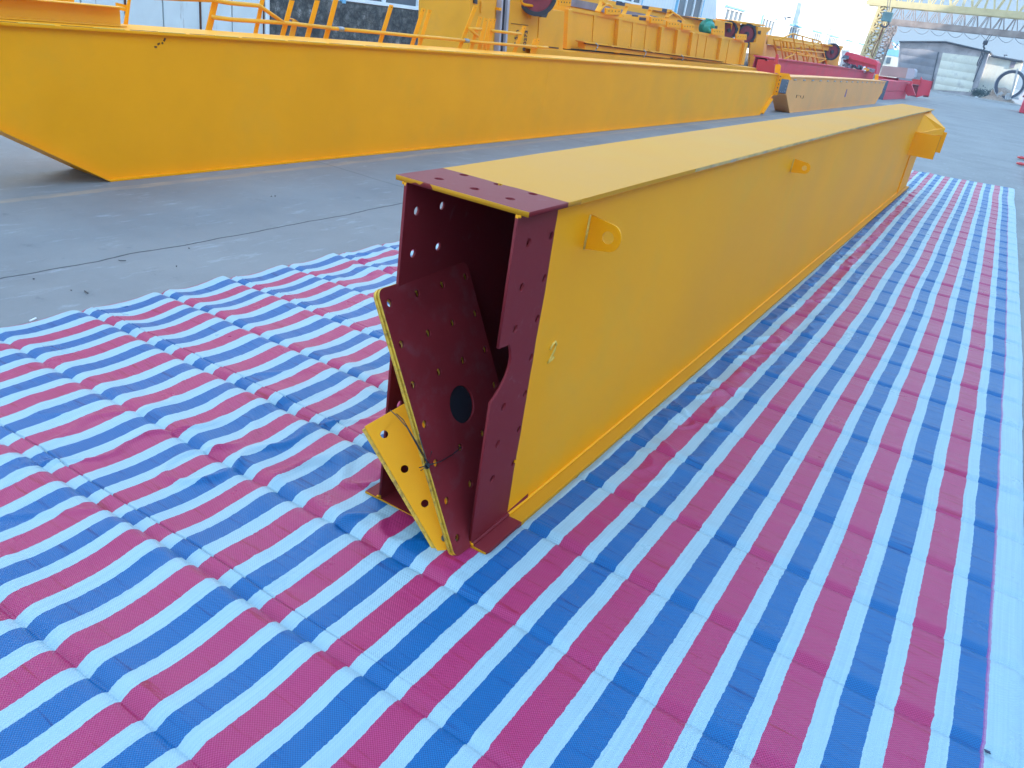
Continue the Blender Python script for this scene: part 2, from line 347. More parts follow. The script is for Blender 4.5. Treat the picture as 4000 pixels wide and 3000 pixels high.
# ------------------------------------------------------------------ the striped tarpaulin
XC = [1.401, 1.29, 1.171, 1.05, .934, .83, .718, .597, .485, .38, .27, .165, .056, -.045, -.15, -.26, -.372, -.476, -.57, -.67, -.77, -.872, -.98, -1.088, -1.205, -1.319, -1.421, -1.528, -1.628, -1.724, -1.823]
def tarp():
    svals = np.concatenate([np.linspace(-1.09, 0, 14)[:-1], np.linspace(0, 30, 30 * 13 + 1), np.linspace(30, 30.85, 10)[1:]])
    xs_front = np.interp(svals, [-1.09] + list(range(31)) + [30.85], [1.522] + XC + [-1.905])
    yv = [-2.6]; 
    while yv[-1] < 11.95:
        y = yv[-1]; yv.append(y + (.0115 if y < 2.5 else .016 if y < 6 else .024))
    yv = np.array(yv)
    ex = []
    for k_ in range(-8, 34):
        c0 = .19 + .355 * k_; ex += [c0 - .006, c0 - .003, c0, c0 + .004, c0 + .009]
        if k_ % 2 == 0: ex += [c0 + q_ for q_ in (.040, .044, .0465, .049, .053)]
    ex = np.array([e for e in ex if -2.5 < e < 11.9])
    yv = yv[np.min(np.abs(yv[:, None] - ex[None]), 1) > .0035]
    yv = np.sort(np.concatenate([yv, ex])); ny = len(yv); nx = len(svals)
    Sg, Y = np.meshgrid(svals, yv); X0 = np.tile(xs_front, (ny, 1))
    wfar = np.clip((Y - 3.5) / 8.5, 0, 1.1)
    X = X0 + wfar * np.minimum(-.113 + np.maximum(Sg, 0) * .0044, 0)
    X += np.clip((Sg - 16) / 14, 0, 1) * .09 * np.clip(Y / 2.2, 0, 1)
    # the fold pattern
    per = .355
    jit = 0
    tt = (Y - .19 + jit) / per; t = tt - np.floor(tt); kk = np.floor(tt)
    tp = [0, .045, .11, .2, .33, .5, .66, .8, .9, .965, 1]
    hL = np.interp(t, tp, [0, .50, .68, .50, .32, .36, .60, .92, 1.0, .62, 0])
    hR = np.interp(t, [0, .03, .075, .12, .3, .5, .7, .85, .94, .985, 1], [0, .25, .95, 1.0, .8, .7, .7, .8, .85, .5, 0])
    am = .75 + .5 * vnoise(kk * 1.7 + 3.3, X * .8 + 5, 9)
    wl = 1 / (1 + np.exp((X - .05) / .14))
    amp = .034 * wl * am * (1 - .35 * np.clip(-Y - .3, 0, 1)) 
    Z = amp * hL + (1 - wl) * hR * .009 * (1 + .5 * am)
    # every second pleat has a pressed seam; it shows as a fine ridge
    ts = ((Y - .228 + jit) / (2 * per)); ts = (ts - np.floor(ts)) * 2 * per
    Z -= wl * .012 * np.clip(1 - np.abs(ts - .0085) / .0030, 0, 1); Z += wl * .004 * np.exp(-((ts + .004) / .006) ** 2)
    # crumples
    Z += .0060 * wl * vnoise(X * 4 + 7, Y * 6, 1) + .0030 * vnoise(X * 11, Y * 9 + 4, 2) * (.35 + .65 * wl)
    cr = np.abs(vnoise(X * 5 + Y * 3.2, Y * 4.5 - X * 6, 4)); Z += .0110 * wl * np.clip(.22 - cr, 0, 1) / .22 * np.clip(vnoise(X * 1.3, Y * 1.3 + 3, 5) + .25, 0, 1)
    ridge = np.abs(vnoise(X * 9 - Y * 5, Y * 7 + X * 5, 14))
    near = np.exp(-((X - .36 + wfar * .09) / .14) ** 2) * np.clip((Y - .1) / 1.2, 0, 1)
    Z += near * (.010 * np.clip(.3 - ridge, 0, 1) / .3 + .008 * vnoise(X * 14, Y * 5, 6)) 
    # long soft transverse ripples on the right side
    Z += (1 - wl) * .0018 * vnoise(X * 2.2, Y * 30, 8) + (1 - wl) * .0026 * vnoise(X * 2 + 9, Y * 9, 12)
    Z += .0022 * np.sin(Y * 17.7 + X * 2.2) * np.clip((X - 1.2) * 5, 0, 1) * np.clip(Y - 1, 0, 1)
    Z = Z - Z.min() * 0 + .006
    # lateral waviness of the cloth
    X += .006 * vnoise(Y * 1.1, X * 1.4, 21) + .0022 * vnoise(Y * 7, X * 3, 22)
    # pressed flat under the girder
    under = np.clip((.232 - np.abs(X)) / .03, 0, 1) * np.clip((Y + .0) / .03, 0, 1) * np.clip((9.95 - Y) / .05, 0, 1)
    Z = Z * (1 - under) + .004 * under
    Z = np.maximum(Z, .003)
    # thin rolled edges
    ed = np.minimum(np.clip((Sg + 1.09) / .2, 0, 1), np.clip((30.85 - Sg) / .12, 0, 1)); Z = .003 + (Z - .003) * (ed * .6 + .4)
    Yw = Y + .012 * vnoise(X * .8 + 4, Y * .6, 31) + np.clip((Y - 11) / 1, 0, 1) * (X - .2) * .30
    co = np.stack([X, Yw, Z], -1).reshape(-1, 3)
    me = bpy.data.meshes.new('striped_tarpaulin'); nv = nx * ny; nf = (nx - 1) * (ny - 1)
    me.vertices.add(nv); me.vertices.foreach_set('co', co.ravel())
    idx = np.arange(nv).reshape(ny, nx); q = np.stack([idx[:-1, 1:], idx[:-1, :-1], idx[1:, :-1], idx[1:, 1:]], -1).reshape(-1, 4)
    me.loops.add(nf * 4); me.loops.foreach_set('vertex_index', q.ravel().astype(np.int32))
    me.polygons.add(nf); me.polygons.foreach_set('loop_start', np.arange(0, nf * 4, 4, dtype=np.int32)); me.polygons.foreach_set('loop_total', np.full(nf, 4, dtype=np.int32))
    me.update(calc_edges=True)
    uv = me.uv_layers.new(name='cloth'); U = np.stack([Sg.reshape(-1), Y.reshape(-1)], -1); uv.data.foreach_set('uv', U[q.ravel()].ravel())
    me.polygons.foreach_set('use_smooth', np.ones(nf, dtype=bool)); me.validate()
    o = bpy.data.objects.new('striped_tarpaulin', me); COL.objects.link(o)
    me.materials.append(tarp_mat())
    if me.polygons[0].normal.z < 0: me.flip_normals()
    return o
def tarp_mat():
    m = bpy.data.materials.new('striped_woven_plastic'); m.use_nodes = True; nt = m.node_tree; N = nt.nodes; L = nt.links; b = N['Principled BSDF']
    uv = N.new('ShaderNodeUVMap'); uv.uv_map = 'cloth'; sp = N.new('ShaderNodeSeparateXYZ'); L.new(uv.outputs[0], sp.inputs[0])
    geo = N.new('ShaderNodeNewGeometry'); s, y = sp.outputs[0], sp.outputs[1]
    nz = N.new('ShaderNodeTexNoise'); nz.inputs['Scale'].default_value = 70; L.new(geo.outputs['Position'], nz.inputs['Vector'])
    s2 = math_(N, L, 'ADD', s, math_(N, L, 'MULTIPLY_ADD', nz.outputs['Fac'], .05, -.025))
    rn = math_(N, L, 'ROUND', s2); d = math_(N, L, 'ABSOLUTE', math_(N, L, 'SUBTRACT', s2, rn))
    par = math_(N, L, 'FLOORED_MODULO', rn, 2.0)            # 0 blue, 1 red
    par = math_(N, L, 'GREATER_THAN', par, .5)
    hw = math_(N, L, 'MULTIPLY_ADD', s, -.0012, math_(N, L, 'MULTIPLY_ADD', par, .045, .298))
    colr = math_(N, L, 'LESS_THAN', d, hw)
    colr = math_(N, L, 'MULTIPLY', colr, math_(N, L, 'GREATER_THAN', s2, -.5))
    # weave
    k1 = math_(N, L, 'SINE', math_(N, L, 'MULTIPLY', y, 2 * PI / .0064)); k2 = math_(N, L, 'SINE', math_(N, L, 'MULTIPLY', s, 2 * PI / .058))
    wv = math_(N, L, 'MULTIPLY', k1, k2)
    wv = math_(N, L, 'MULTIPLY_ADD', wv, .5, .5)
    # irregular weft threads
    c1 = N.new('ShaderNodeCombineXYZ'); L.new(math_(N, L, 'MULTIPLY', s, .35), c1.inputs[0]); L.new(math_(N, L, 'MULTIPLY', y, 48), c1.inputs[1])
    n1 = N.new('ShaderNodeTexNoise'); n1.inputs['Scale'].default_value = 1; n1.inputs['Detail'].default_value = 3; n1.inputs['Roughness'].default_value = .7; L.new(c1.outputs[0], n1.inputs['Vector'])
    wf = N.new('ShaderNodeMapRange'); wf.inputs[1].default_value = .57; wf.inputs[2].default_value = .70; L.new(n1.outputs['Fac'], wf.inputs[0])
    c2 = N.new('ShaderNodeCombineXYZ'); L.new(math_(N, L, 'MULTIPLY', s, 26), c2.inputs[0]); L.new(math_(N, L, 'MULTIPLY', y, 2.0), c2.inputs[1])
    n2 = N.new('ShaderNodeTexNoise'); n2.inputs['Scale'].default_value = 1; n2.inputs['Detail'].default_value = 3; L.new(c2.outputs[0], n2.inputs['Vector'])
    big = N.new('ShaderNodeTexNoise'); big.inputs['Scale'].default_value = 5; big.inputs['Detail'].default_value = 5; L.new(geo.outputs['Position'], big.inputs['Vector'])
    blue = mixc(N, L, wv, (.0, .055, .19), (.006, .15, .36)); blue = mixc(N, L, math_(N, L, 'MULTIPLY', wf.outputs[0], .85), blue, (.0, .03, .14))
    red = mixc(N, L, wv, (.31, .004, .060), (.52, .05, .155)); red = mixc(N, L, math_(N, L, 'MULTIPLY', wf.outputs[0], .85), red, (.32, .008, .03))
    c = mixc(N, L, par, blue, red)
    wn_ = N.new('ShaderNodeMapRange'); wn_.inputs[1].default_value = .35; wn_.inputs[2].default_value = .7; L.new(n2.outputs['Fac'], wn_.inputs[0])
    white = mixc(N, L, wn_.outputs[0], (.29, .42, .455), (.37, .50, .525)); white = mixc(N, L, math_(N, L, 'MULTIPLY', wv, .22), white, (.22, .38, .46))
    white = mixc(N, L, math_(N, L, 'MULTIPLY', big.outputs['Fac'], .35), white, (.45, .55, .58))
    c = mixc(N, L, colr, white, c)
    thread = math_(N, L, 'MULTIPLY', math_(N, L, 'LESS_THAN', s2, -.27), math_(N, L, 'GREATER_THAN', s2, -.34))
    c = mixc(N, L, math_(N, L, 'MULTIPLY', thread, .75), c, (.35, .05, .22))
    L.new(c, b.inputs['Base Color'])
    rr = N.new('ShaderNodeMapRange'); rr.inputs[3].default_value = .22; rr.inputs[4].default_value = .38; L.new(big.outputs['Fac'], rr.inputs[0]); L.new(rr.outputs[0], b.inputs['Roughness'])
    b.inputs['Specular IOR Level'].default_value = .34
    h = math_(N, L, 'ADD', math_(N, L, 'MULTIPLY', wv, .25), math_(N, L, 'ADD', math_(N, L, 'MULTIPLY', n1.outputs['Fac'], .9), math_(N, L, 'MULTIPLY', n2.outputs['Fac'], .25)))
    bp = N.new('ShaderNodeBump'); bp.inputs['Strength'].default_value = .7; bp.inputs['Distance'].default_value = .004
    L.new(h, bp.inputs['Height']); L.new(bp.outputs[0], b.inputs['Normal'])
    return m
tag(tarp(), 'red white and blue striped woven plastic sheet, creased, under the near yellow girder', 'tarpaulin')

# ================================================================== MAIN GIRDER
ztop = lambda y: .951 + .00662 * y - .000534 * y * y
LG = 9.9
mg = thing('box_girder', (0, 0, .008), 'near yellow box girder on the striped sheet, maroon primer at its open bolted end', 'girder', 'yellow box girders lying in the yard')
ys = [0, .5, 1, 2, 3, 4, 5, 6, 7, 8, 9, LG]
HZ = [.864, .754, .645, .535, .427, .316, .207]
holeR = .0115
# right web, with the torch-cut notch in its front edge
notch = [(.0, .611), (.052, .608), (.062, .59), (.070, .565), (.068, .54), (.058, .515), (.04, .492), (.016, .472), (0, .462)]
out_r = [(0, .022)] + [(LG, .022)] + [(y, ztop(y) - .012) for y in ys[::-1]] + notch
hr = [(.068, z, holeR) for z in HZ if not .46 < z < .612] + [(.178, z, holeR) for z in HZ]
plate('web', out_r, hr, .008, YZ(.159), M['yellow_girder'], mg)
out_l = [(0, .022), (LG, .022)] + [(y, ztop(y) - .012) for y in ys[::-1]]
plate('web', out_l, [(.05, z, holeR) for z in HZ] + [(.158, z, holeR) for z in HZ], .008, YZ(-.159), M['yellow_girder'], mg)
# flanges follow the camber
def flange(name, y0, y1, x0, x1, zf, t, m, parent, holes=(), n=24):
    if holes:
        o = plate(name, [(x0, y0), (x1, y0), (x1, .26), (x0, .26)], holes, t, XY(zf(.1) - t / 2), m, parent)
        y0 = .26
    b = MB(); P = [(y0 + (y1 - y0) * i / n) for i in range(n + 1)]
    A = [[b.bm.verts.new((x, y, zf(y) - dz)) for (x, dz) in ((x0, 0), (x1, 0), (x1, t), (x0, t))] for y in P]
    for i in range(n):
        for k_ in range(4): b.bm.faces.new((A[i][k_], A[i][(k_ + 1) % 4], A[i + 1][(k_ + 1) % 4], A[i + 1][k_]))
    b.bm.faces.new(A[0]); b.bm.faces.new(A[-1][::-1])
    o2 = b.build(name, m, parent)
    if holes:
        bm = bmesh.new(); bm.from_mesh(o.data); bm.from_mesh(o2.data); bm.to_mesh(o.data); bm.free(); bpy.data.objects.remove(o2); return o
    return o2
flange('top_flange', 0, LG, -.190, .188, lambda y: ztop(y) if y > .27 else .9515, .012, M['yellow_top'], mg,
       [(x, y, .0125) for x in (-.113, -.008, .094) for y in (.072, .178)])
flange('bottom_flange', 0, LG, -.214, .214, lambda y: .022, .014, M['yellow_top'], mg)
# weld seams along both flange corners
wb = MB(); wb.tube([(.1665, y, ztop(y) - .0145) for y in ys], .004, 6); wb.tube([(.1665, y, .0255) for y in ys], .0055, 6); wb.tube([(-.1665, y, ztop(y) - .0145) for y in ys], .004, 6); wb.tube([(-.1665, y, .0255) for y in ys], .0055, 6)
wb.build('weld_seam', M['yellow_girder'], mg, smooth=True)
MB().box((-.154, 1.15, .024), (.154, 1.16, .94)).build('diaphragm', M['primer'], mg)
MB().box((-.154, LG - .012, .024), (.154, LG - .002, ztop(LG) - .013)).build('end_plate', M['yellow'], mg)
def lug(y, z0, z1, s=1.):
    # padeye: flat tongue with a round hole, welded square to the web
    h = z1 - z0; c = (z0 + z1) / 2
    P = [(.163, z0), (.163, z1)]
    R_ = h * .40; cx = .163 + .067 * s
    for k_ in range(13):
        a = math.radians(82 - 164 * k_ / 12); P.append((cx + R_ * math.cos(a) * .9, c + R_ * math.sin(a)))
    o = plate('lifting_lug', P, [(cx - .004, c, h * .185)], .008, XZ(y), M['yellow'], mg)
    MB().tube([(.1635, y - .005, z0), (.1645, y - .006, c), (.1635, y - .005, z1)], .004, 6).build('weld_seam', M['weld'], o, smooth=True)
lug(.385, .797, .890); lug(2.72, .803, .872)
# painted-over numeral 2 laid down as a weld bead
num = [(.279, .528), (.290, .541), (.305, .545), (.313, .536), (.308, .519), (.292, .499), (.279, .487), (.286, .489), (.303, .492), (.311, .497)]
MB().tube([(.1650, y, z) for y, z in num], .0034, 6).build('numeral', M['weld'], mg, smooth=True)
# far-end bracket: two cheek plates and a gusset
br = MB()
br.box((.163, 8.75, .487), (.428, 8.762, .742)); br.box((.163, 9.50, .515), (.437, 9.512, .752))
br.build('bracket_plate', M['yellow'], mg)
MB().prism([(.164, 9.0, .93), (.164, 9.62, .945), (.40, 9.50, .795), (.40, 9.49, .72), (.164, 8.77, .72)], (.0, -.01, -.006)).build('gusset', M['yellow'], mg)
MB().box((.4281, 8.749, .487), (.4296, 8.763, .742)).build('dark_edge', M['brownmark'], mg)  # dark brown strip along the outer edge of the bracket plate
MB().box((.1625, 9.0, .03), (.178, LG - .03, .47)).build('doubler_plate', M['yellow'], mg)

M['chip'] = mat('scuffed_pale_edge', (.58, .36, .12), .6, var=.3, vscale=9, dirt=(.36, .33, .34), dirt_amt=.9, dscale=7)
eb = MB(); pe = [1.1 + i_ * .44 for i_ in range(21)]
for ya, yb_ in zip(pe[:-1], pe[1:]): eb.prism([(.188, ya, ztop(ya) - .011), (.188, ya, ztop(ya) - .001), (.188, yb_ - .001, ztop(yb_) - .001), (.188, yb_ - .001, ztop(yb_) - .011)], (.0015, 0, 0))
tag(eb.build('scuffed_edge', M['chip'], mg), 'pale scuffed edge')
for yy_ in (): MB().box((-.188, yy_, ztop(yy_) + .0002), (.186, yy_ + .006, ztop(yy_) + .0014)).build('butt_weld', M['yellow_top'], mg)
# ------------------------------------------------------------------ splice plates leaning in the open end
Mp = Matrix(((0.0158, -0.8982, -0.4393), (0.9997, 0.0214, -0.0078), (0.0163, -0.439, 0.8983)))
O = Vector((-.1417, -.046, .6456))
# plate frame: a along the short side (col 0), b up (col 2), normal = col 1 (points away from the camera)
ca, cn, cb = Mp.col[0].copy(), Mp.col[1].copy(), Mp.col[2].copy()
if cn.dot(Vector(CAMP) - O) > 0: cn = -cn
def PM(off): 
    c0, c1, c2 = ca, cb, ca.cross(cb); o_ = O + cn * off
    return Matrix(((c0.x, c1.x, c2.x, o_.x), (c0.y, c1.y, c2.y, o_.y), (c0.z, c1.z, c2.z, o_.z), (0, 0, 0, 1)))
pitch = .1085
ph = [(j * .109, -i * pitch, .0105) for i in range(7) for j in range(4) if not (i in (3,) and j in (1, 2))]
sp1 = plate('splice_plate', rrect(-.030, -.697, .350, .040, .022), ph + [(.164, -.328, .053)], .008, PM(.004), M['primer'], None, mside=M['edgeyellow'])
tag(sp1, 'maroon bolted splice plate with a large round hole, frontmost in the girder mouth', 'splice plate', 'splice plates stacked in the girder mouth')
sp2 = thing('splice_plate', O + cn * .0135, 'second splice plate right behind the frontmost maroon one, only its yellow edge showing', 'splice plate', 'splice plates stacked in the girder mouth')
plate('plate_body', rrect(-.033, -.697, .346, .040, .022), [(a_ + .005, b_ - .006, r__) for a_, b_, r__ in ph], .0085, PM(.0135), M['edgeyellow'], sp2)
plate('black_disc', [(.164 + .058 * math.cos(k_ * PI / 14), -.328 + .058 * math.sin(k_ * PI / 14)) for k_ in range(28)], [], .001, PM(.0088), M['dark'], sp2)
# the pair of small yellow plates
T = Vector((-.158, -.092, .300)); Bp = Vector((.116, -.077, .012)); Q = Vector((-.09, .01, .355))
e2 = (T - Bp).normalized(); Lp = (T - Bp).length; e1 = (Q - T); e1 = (e1 - e1.dot(e2) * e2).normalized(); e3 = e1.cross(e2)
if e3.dot(Vector(CAMP) - T) < 0: sgn = -1
else: sgn = 1
def PY(off):
    o_ = Bp - e3 * sgn * off
    return Matrix(((e1.x, e2.x, e3.x, o_.x), (e1.y, e2.y, e3.y, o_.y), (e1.z, e2.z, e3.z, o_.z), (0, 0, 0, 1)))
hy = [(.035, Lp - .045 - i * .108, .0105) for i in range(4)]
y1 = plate('splice_plate', [(0, 0), (.045, 0), (.15, .22), (.15, Lp), (0, Lp)], hy, .007, PY(.004), M['yellow'], None, bev=.0015)
tag(y1, 'small all-yellow splice plate with three holes showing, left of the maroon plate', 'splice plate', 'splice plates stacked in the girder mouth')
y2 = plate('splice_plate', [(-.010, .002), (.04, .002), (.14, .22), (.14, Lp - .004), (-.010, Lp - .004)], hy, .007, PY(.0135), M['edgeyellow'], None, bev=.0015)
tag(y2, 'rearmost yellow splice plate, its chipped edge showing left of the small yellow one', 'splice plate', 'splice plates stacked in the girder mouth')
# tie wire
def onplate(a, b_, off=-.006): return PM(off) @ Vector((a, b_, 0))
def onyel(a, b_, off=-.004): return PY(off) @ Vector((a, b_, 0))
wr = MB()
knot = onplate(-.037, -.425, -.006)
wtop = at(1524, 1602, y=-.075); 
wr.tube([wtop, at(1550, 1625, y=-.10), at(1590, 1670, y=-.115), knot], .0013, 6)
wr.tube([at(1530, 1600, x=-.17), at(1575, 1640, y=-.10), knot + Vector((.003, 0, .004))], .0013, 6)
wr.tube([knot, onplate(.01, -.435), onplate(.06, -.437), onplate(.109, -.434, -.003), onplate(.111, -.434, .01)], .0014, 6)
wr.tube([knot + Vector((-.02, -.01, -.012)), knot, knot + Vector((.006, .0, .045))], .0014, 6)
wr.tube([knot + Vector((.0, -.012, .055)) + Vector((-.03, 0, .03)), knot + Vector((.002, -.004, 0)), knot + Vector((-.014, -.01, -.018))], .0014, 6)
for k_ in range(4): wr.tube([knot + Vector((.007 * math.cos(a_ + k_), -.004 + .004 * math.sin(a_), .007 * math.sin(a_ + k_))) for a_ in [i_ * PI / 4 for i_ in range(8)]], .0016, 5, closed=True)
tag(wr.build('binding_wire', M['wire'], smooth=True), 'thin black wire knotted around the splice plates at the girder mouth', 'wire')

# ================================================================== LEFT ROW OF GIRDERS
def girder(name, xr, width, outline_bottom, ztop_pts, label, m, tf=.02, over=.03, group=None, cat='girder', mtop=None):
    "box girder: webs from (y,z) outline, flanges along the top and the lower polyline"
    g_ = thing(name, (xr - width / 2, outline_bottom[len(outline_bottom) // 2][0], 0), label, cat, group)
    pts = list(outline_bottom) + list(ztop_pts)[::-1]
    for xx in (xr - .005, xr - width + .005):
        plate('web', pts, [], .01, YZ(xx), m, g_)
    def strip(nm, poly, t, up, mm):
        b = MB(); A = []
        for i, (y, z) in enumerate(poly):
            a0 = Vector(poly[max(i - 1, 0)]); a1 = Vector(poly[min(i + 1, len(poly) - 1)]); d = (a1 - a0).normalized(); n_ = Vector((-d.y, d.x)) * (1 if up else -1) * t
            A.append([b.bm.verts.new((x, y + q * n_.x, z + q * n_.y)) for x, q in ((xr - width - over, 0), (xr + over, 0), (xr + over, 1), (xr - width - over, 1))])
        for i in range(len(A) - 1):
            for k_ in range(4): b.bm.faces.new((A[i][k_], A[i][(k_ + 1) % 4], A[i + 1][(k_ + 1) % 4], A[i + 1][k_]))
        b.bm.faces.new(A[0]); b.bm.faces.new(A[-1][::-1]); return b.build(nm, mm, g_)
    strip('top_flange', ztop_pts, tf, True, mtop or m); strip('bottom_flange', outline_bottom, tf * .8, False, m)
    return g_
zA = lambda y: .885 - .00014 * y * y
A = girder('box_girder', -3.70, .34, [(.14, .78), (.46, .60), (.905, .348), (1.521, .012), (16.9, .012), (17.55, .40), (17.67, .42)], [(y, zA(y)) for y in (.14, 1, 3, 5, 8, 11, 14, 17.67)],
           'long deep yellow box girder behind the near one, left end sloping up out of frame', M['yellow'], tf=.014, over=.028, group='yellow box girders lying in the yard')
# stitch pads on the near edge of its top flange
pm = MB()
y = .2
while y < 17.4:
    pm.box((-3.692, y, zA(y) + .0145), (-3.674, y + .20, zA(y) + .0185)); y += .43
    y += 0
pm.build('stitch_weld', M['weld'], A)
dk = MB(); y = .45
while y < 17.2:
    dk.box((-3.700, y, zA(y) + .0146), (-3.694, y + .30, zA(y) + .0165)); y += .43
dk.build('edge_bar', M['brownmark'], A)
ep = MB(); ep.box((-3.70, 17.675, .42), (-3.60, 17.69, .88)); ep.build('end_plate', M['yellow'], A)
bl = MB()
for z in (.50, .58, .66, .74, .82): bl.disc((-3.635, 17.674, z), (0, -1, 0), .012, .004, 12)
bl.build('bolt_hole', M['dark'], A)
MB().prism([(-3.70, 17.0, .03), (-3.62, 17.0, .03), (-3.62, 17.5, .33), (-3.70, 17.5, .33)], (0, -.015, .02)).build('slanted_end_strip', M['yellow'], A)
sc = MB()
for (u0, v0, u1, v1) in ((604, 183, 613, 184), (616, 174, 624, 169), (632, 170, 637, 167), (640, 161, 646, 149)):
    p0 = at(u0, v0, x=-3.6975); p1 = at(u1, v1, x=-3.6975); sc.bar(p0, p1, .003, .010, up=(0, 0, 1))
sc.build('paint_mark', M['brownmark'], A)
MB().box((-3.7, 7.07, .02), (-3.6990, 7.078, .87)).build('butt_weld', M['yellow'], A)
slab('end_tongue', [(3025, 284), (3028, 256), (3032, 251), (3046, 251), (3050, 258), (3046, 287)], .02, M['yellow'], A, y=17.75)
slab('end_ledge', [(3038, 283), (3083, 288), (3092, 313), (3040, 306)], .02, M['yellow'], A, y=17.80)

zB = lambda y: .83
B = girder('box_girder', -3.62, .33, [(18.55, .44), (19.4, .012), (33.2, .012), (34.2, .45)], [(18.5, .80), (22, .815), (26, .815), (30, .81), (34.4, .80)],
           'far tan yellow box girder in line beyond the long one, small hooks along its top', M['tan'], tf=.03, over=.02, group='yellow box girders lying in the yard')
MB().box((-3.945, 18.50, .45), (-3.625, 18.52, .80)).build('end_panel', M['greysteel'], B)
bb = MB()
for z in (.5, .57, .64, .71): bb.disc((-3.65, 18.499, z), (0, -1, 0), .009, .004, 10)
for x in (-3.9, -3.85, -3.8, -3.75, -3.7): bb.disc((x, 18.499, .475), (0, -1, 0), .009, .004, 10)
bb.build('bolt', M['silver_tape'], B)
MB().prism([(-3.945, 18.56, .44), (-3.625, 18.56, .44), (-3.625, 19.38, .02), (-3.945, 19.38, .02)], (0, .012, .01)).build('slanted_end_plate', M['tan'], B)
y = 18.95
while y < 33.8:
    hk = MB(); p = (-3.612, y, .765)
    hk.tube([(-3.618, y, .74), (-3.612, y + .01, .765), (-3.608, y + .05, .772), (-3.608, y + .20, .758)], .011, 6)
    hk.build('small_hook', M['silver_tape'], B, smooth=True); y += .98
slab('end_tongue', [(3415, 312), (3420, 290), (3432, 290), (3430, 315)], .03, M['yellow'], B, y=34.0)
slab('purple_mark', [(3297, 379), (3307, 348), (3310, 349), (3302, 379)], -.004, M['purplemark'], B, x=-3.621)
mk = MB()
for a_, b_ in (((3109, 383), (3112, 371)), ((3112, 371), (3124, 373)), ((3126, 381), (3128, 373)), ((3130, 382), (3136, 384)), ((3136, 384), (3139, 373))):
    mk.bar(at(*a_, x=-3.618), at(*b_, x=-3.618), .004, .02, up=(1, 0, 0))
mk.build('faded_lettering', M['brownmark'], B)

C = girder('red_girder', -5.05, .35, [(21.6, .25), (22.3, .02), (40, .02), (40.8, .3)], [(21.6, 1.09), (26, 1.09), (32, 1.07), (40.8, 1.0)],
           'long red steel girder behind the far tan yellow girder', M['pinkred'], tf=.035, over=.05)
slab('end_plate', [(2952, 272), (2960, 231), (2988, 233), (2988, 238), (3002, 239), (3002, 234), (3025, 235), (3025, 288), (2985, 290)], .03, M['red'], C, y=20.6)
slab('end_post', [(3024, 250), (3031, 214), (3035, 211), (3041, 214), (3038, 255)], .05, M['red'], C, y=20.45)

# low girder against the back of the long one
D1 = girder('orange_girder', -5.0, .9, [(8.85, .35), (9.2, .02), (20.5, .02), (20.9, .4)], [(8.85, .865), (12, .86), (16, .85), (20.9, .82)],
            'low orange yellow girder lying behind the long deep yellow one, carrying the ribbed girder', M['orange'], tf=.012, over=.0)
# ribbed girder on top of it
DX = -5.30
D2 = thing('ribbed_girder', (DX - .3, 14.5, .87), 'ribbed orange yellow girder with upright stiffeners and drilled tabs, on the low girder', 'girder')
MB().prism([at(u, v, x=DX) for u, v in ((2204, 190), (2222, 27), (2905, 157), (2891, 253))], (-.55, 0, 0)).build('panel_wall', M['orange'], D2)
def vtop(u): return 27 + (u - 2222) * .1903
def vbot(u): return 190 + (u - 2204) * .0917
def rib(ut, wt, proud, name):
    ub = ut - 7 - (ut - 2200) * .014
    P = [at(u, v, x=DX + .001) for u, v in ((ut - wt / 2, vtop(ut) + 8), (ut + wt / 2, vtop(ut) + 9), (ub + wt / 2, vbot(ub) - 1), (ub - wt / 2, vbot(ub) - 1))]
    return MB().prism(P, (proud, 0, 0)).build(name, M['orange'], D2, bev=.004)
for ut, wt in ((2214, 17), (2411, 14), (2579, 12), (2643, 11), (2700, 11), (2814, 10), (2907, 11)): rib(ut, wt, .07, 'stiffener')
for ut, wt in ((2325, 13), (2477, 11), (2529, 11), (2733, 9), (2765, 8), (2853, 9)): rib(ut, wt, .014, 'raised_band')
rail = MB()
rail.prism([at(u, v, x=DX + .0) for u, v in ((2222, 27), (2905, 157), (2904, 166), (2221, 42))], (.018, 0, 0)); rail.build('top_band', M['orange'], D2)
for u0, u1, v0 in ((2185, 2232, -4), (2368, 2426, 31), (2543, 2592, 66), (2607, 2656, 82), (2667, 2713, 92), (2784, 2828, 112), (2877, 2918, 132)):
    hgt = 26 - (u0 - 2185) * .006
    tb = MB().prism([at(u, v, x=DX + .09) for u, v in ((u0, v0), (u1, v0 + (u1 - u0) * .07), (u1 - 2, v0 + hgt + 3), (u0 - 1, v0 + hgt))], (-.03, 0, 0)).build('drilled_tab', M['yellow'], D2)
    hb = MB()
    for q_ in (.18, .40, .62, .86): hb.disc(at(u0 + (u1 - u0) * q_, v0 + hgt * .45 + q_ * 3, x=DX + .0905), (1, 0, 0), .011, .003, 10)
    hb.build('bolt_hole', M['dark'], tb)
gp = MB(); gp.prism([at(u, v, x=DX + .02) for u, v in ((2205, 187), (2820, 243), (2820, 247), (2205, 193))], (-.3, 0, 0)); gp.build('shadow_gap', M['dark'], D2)

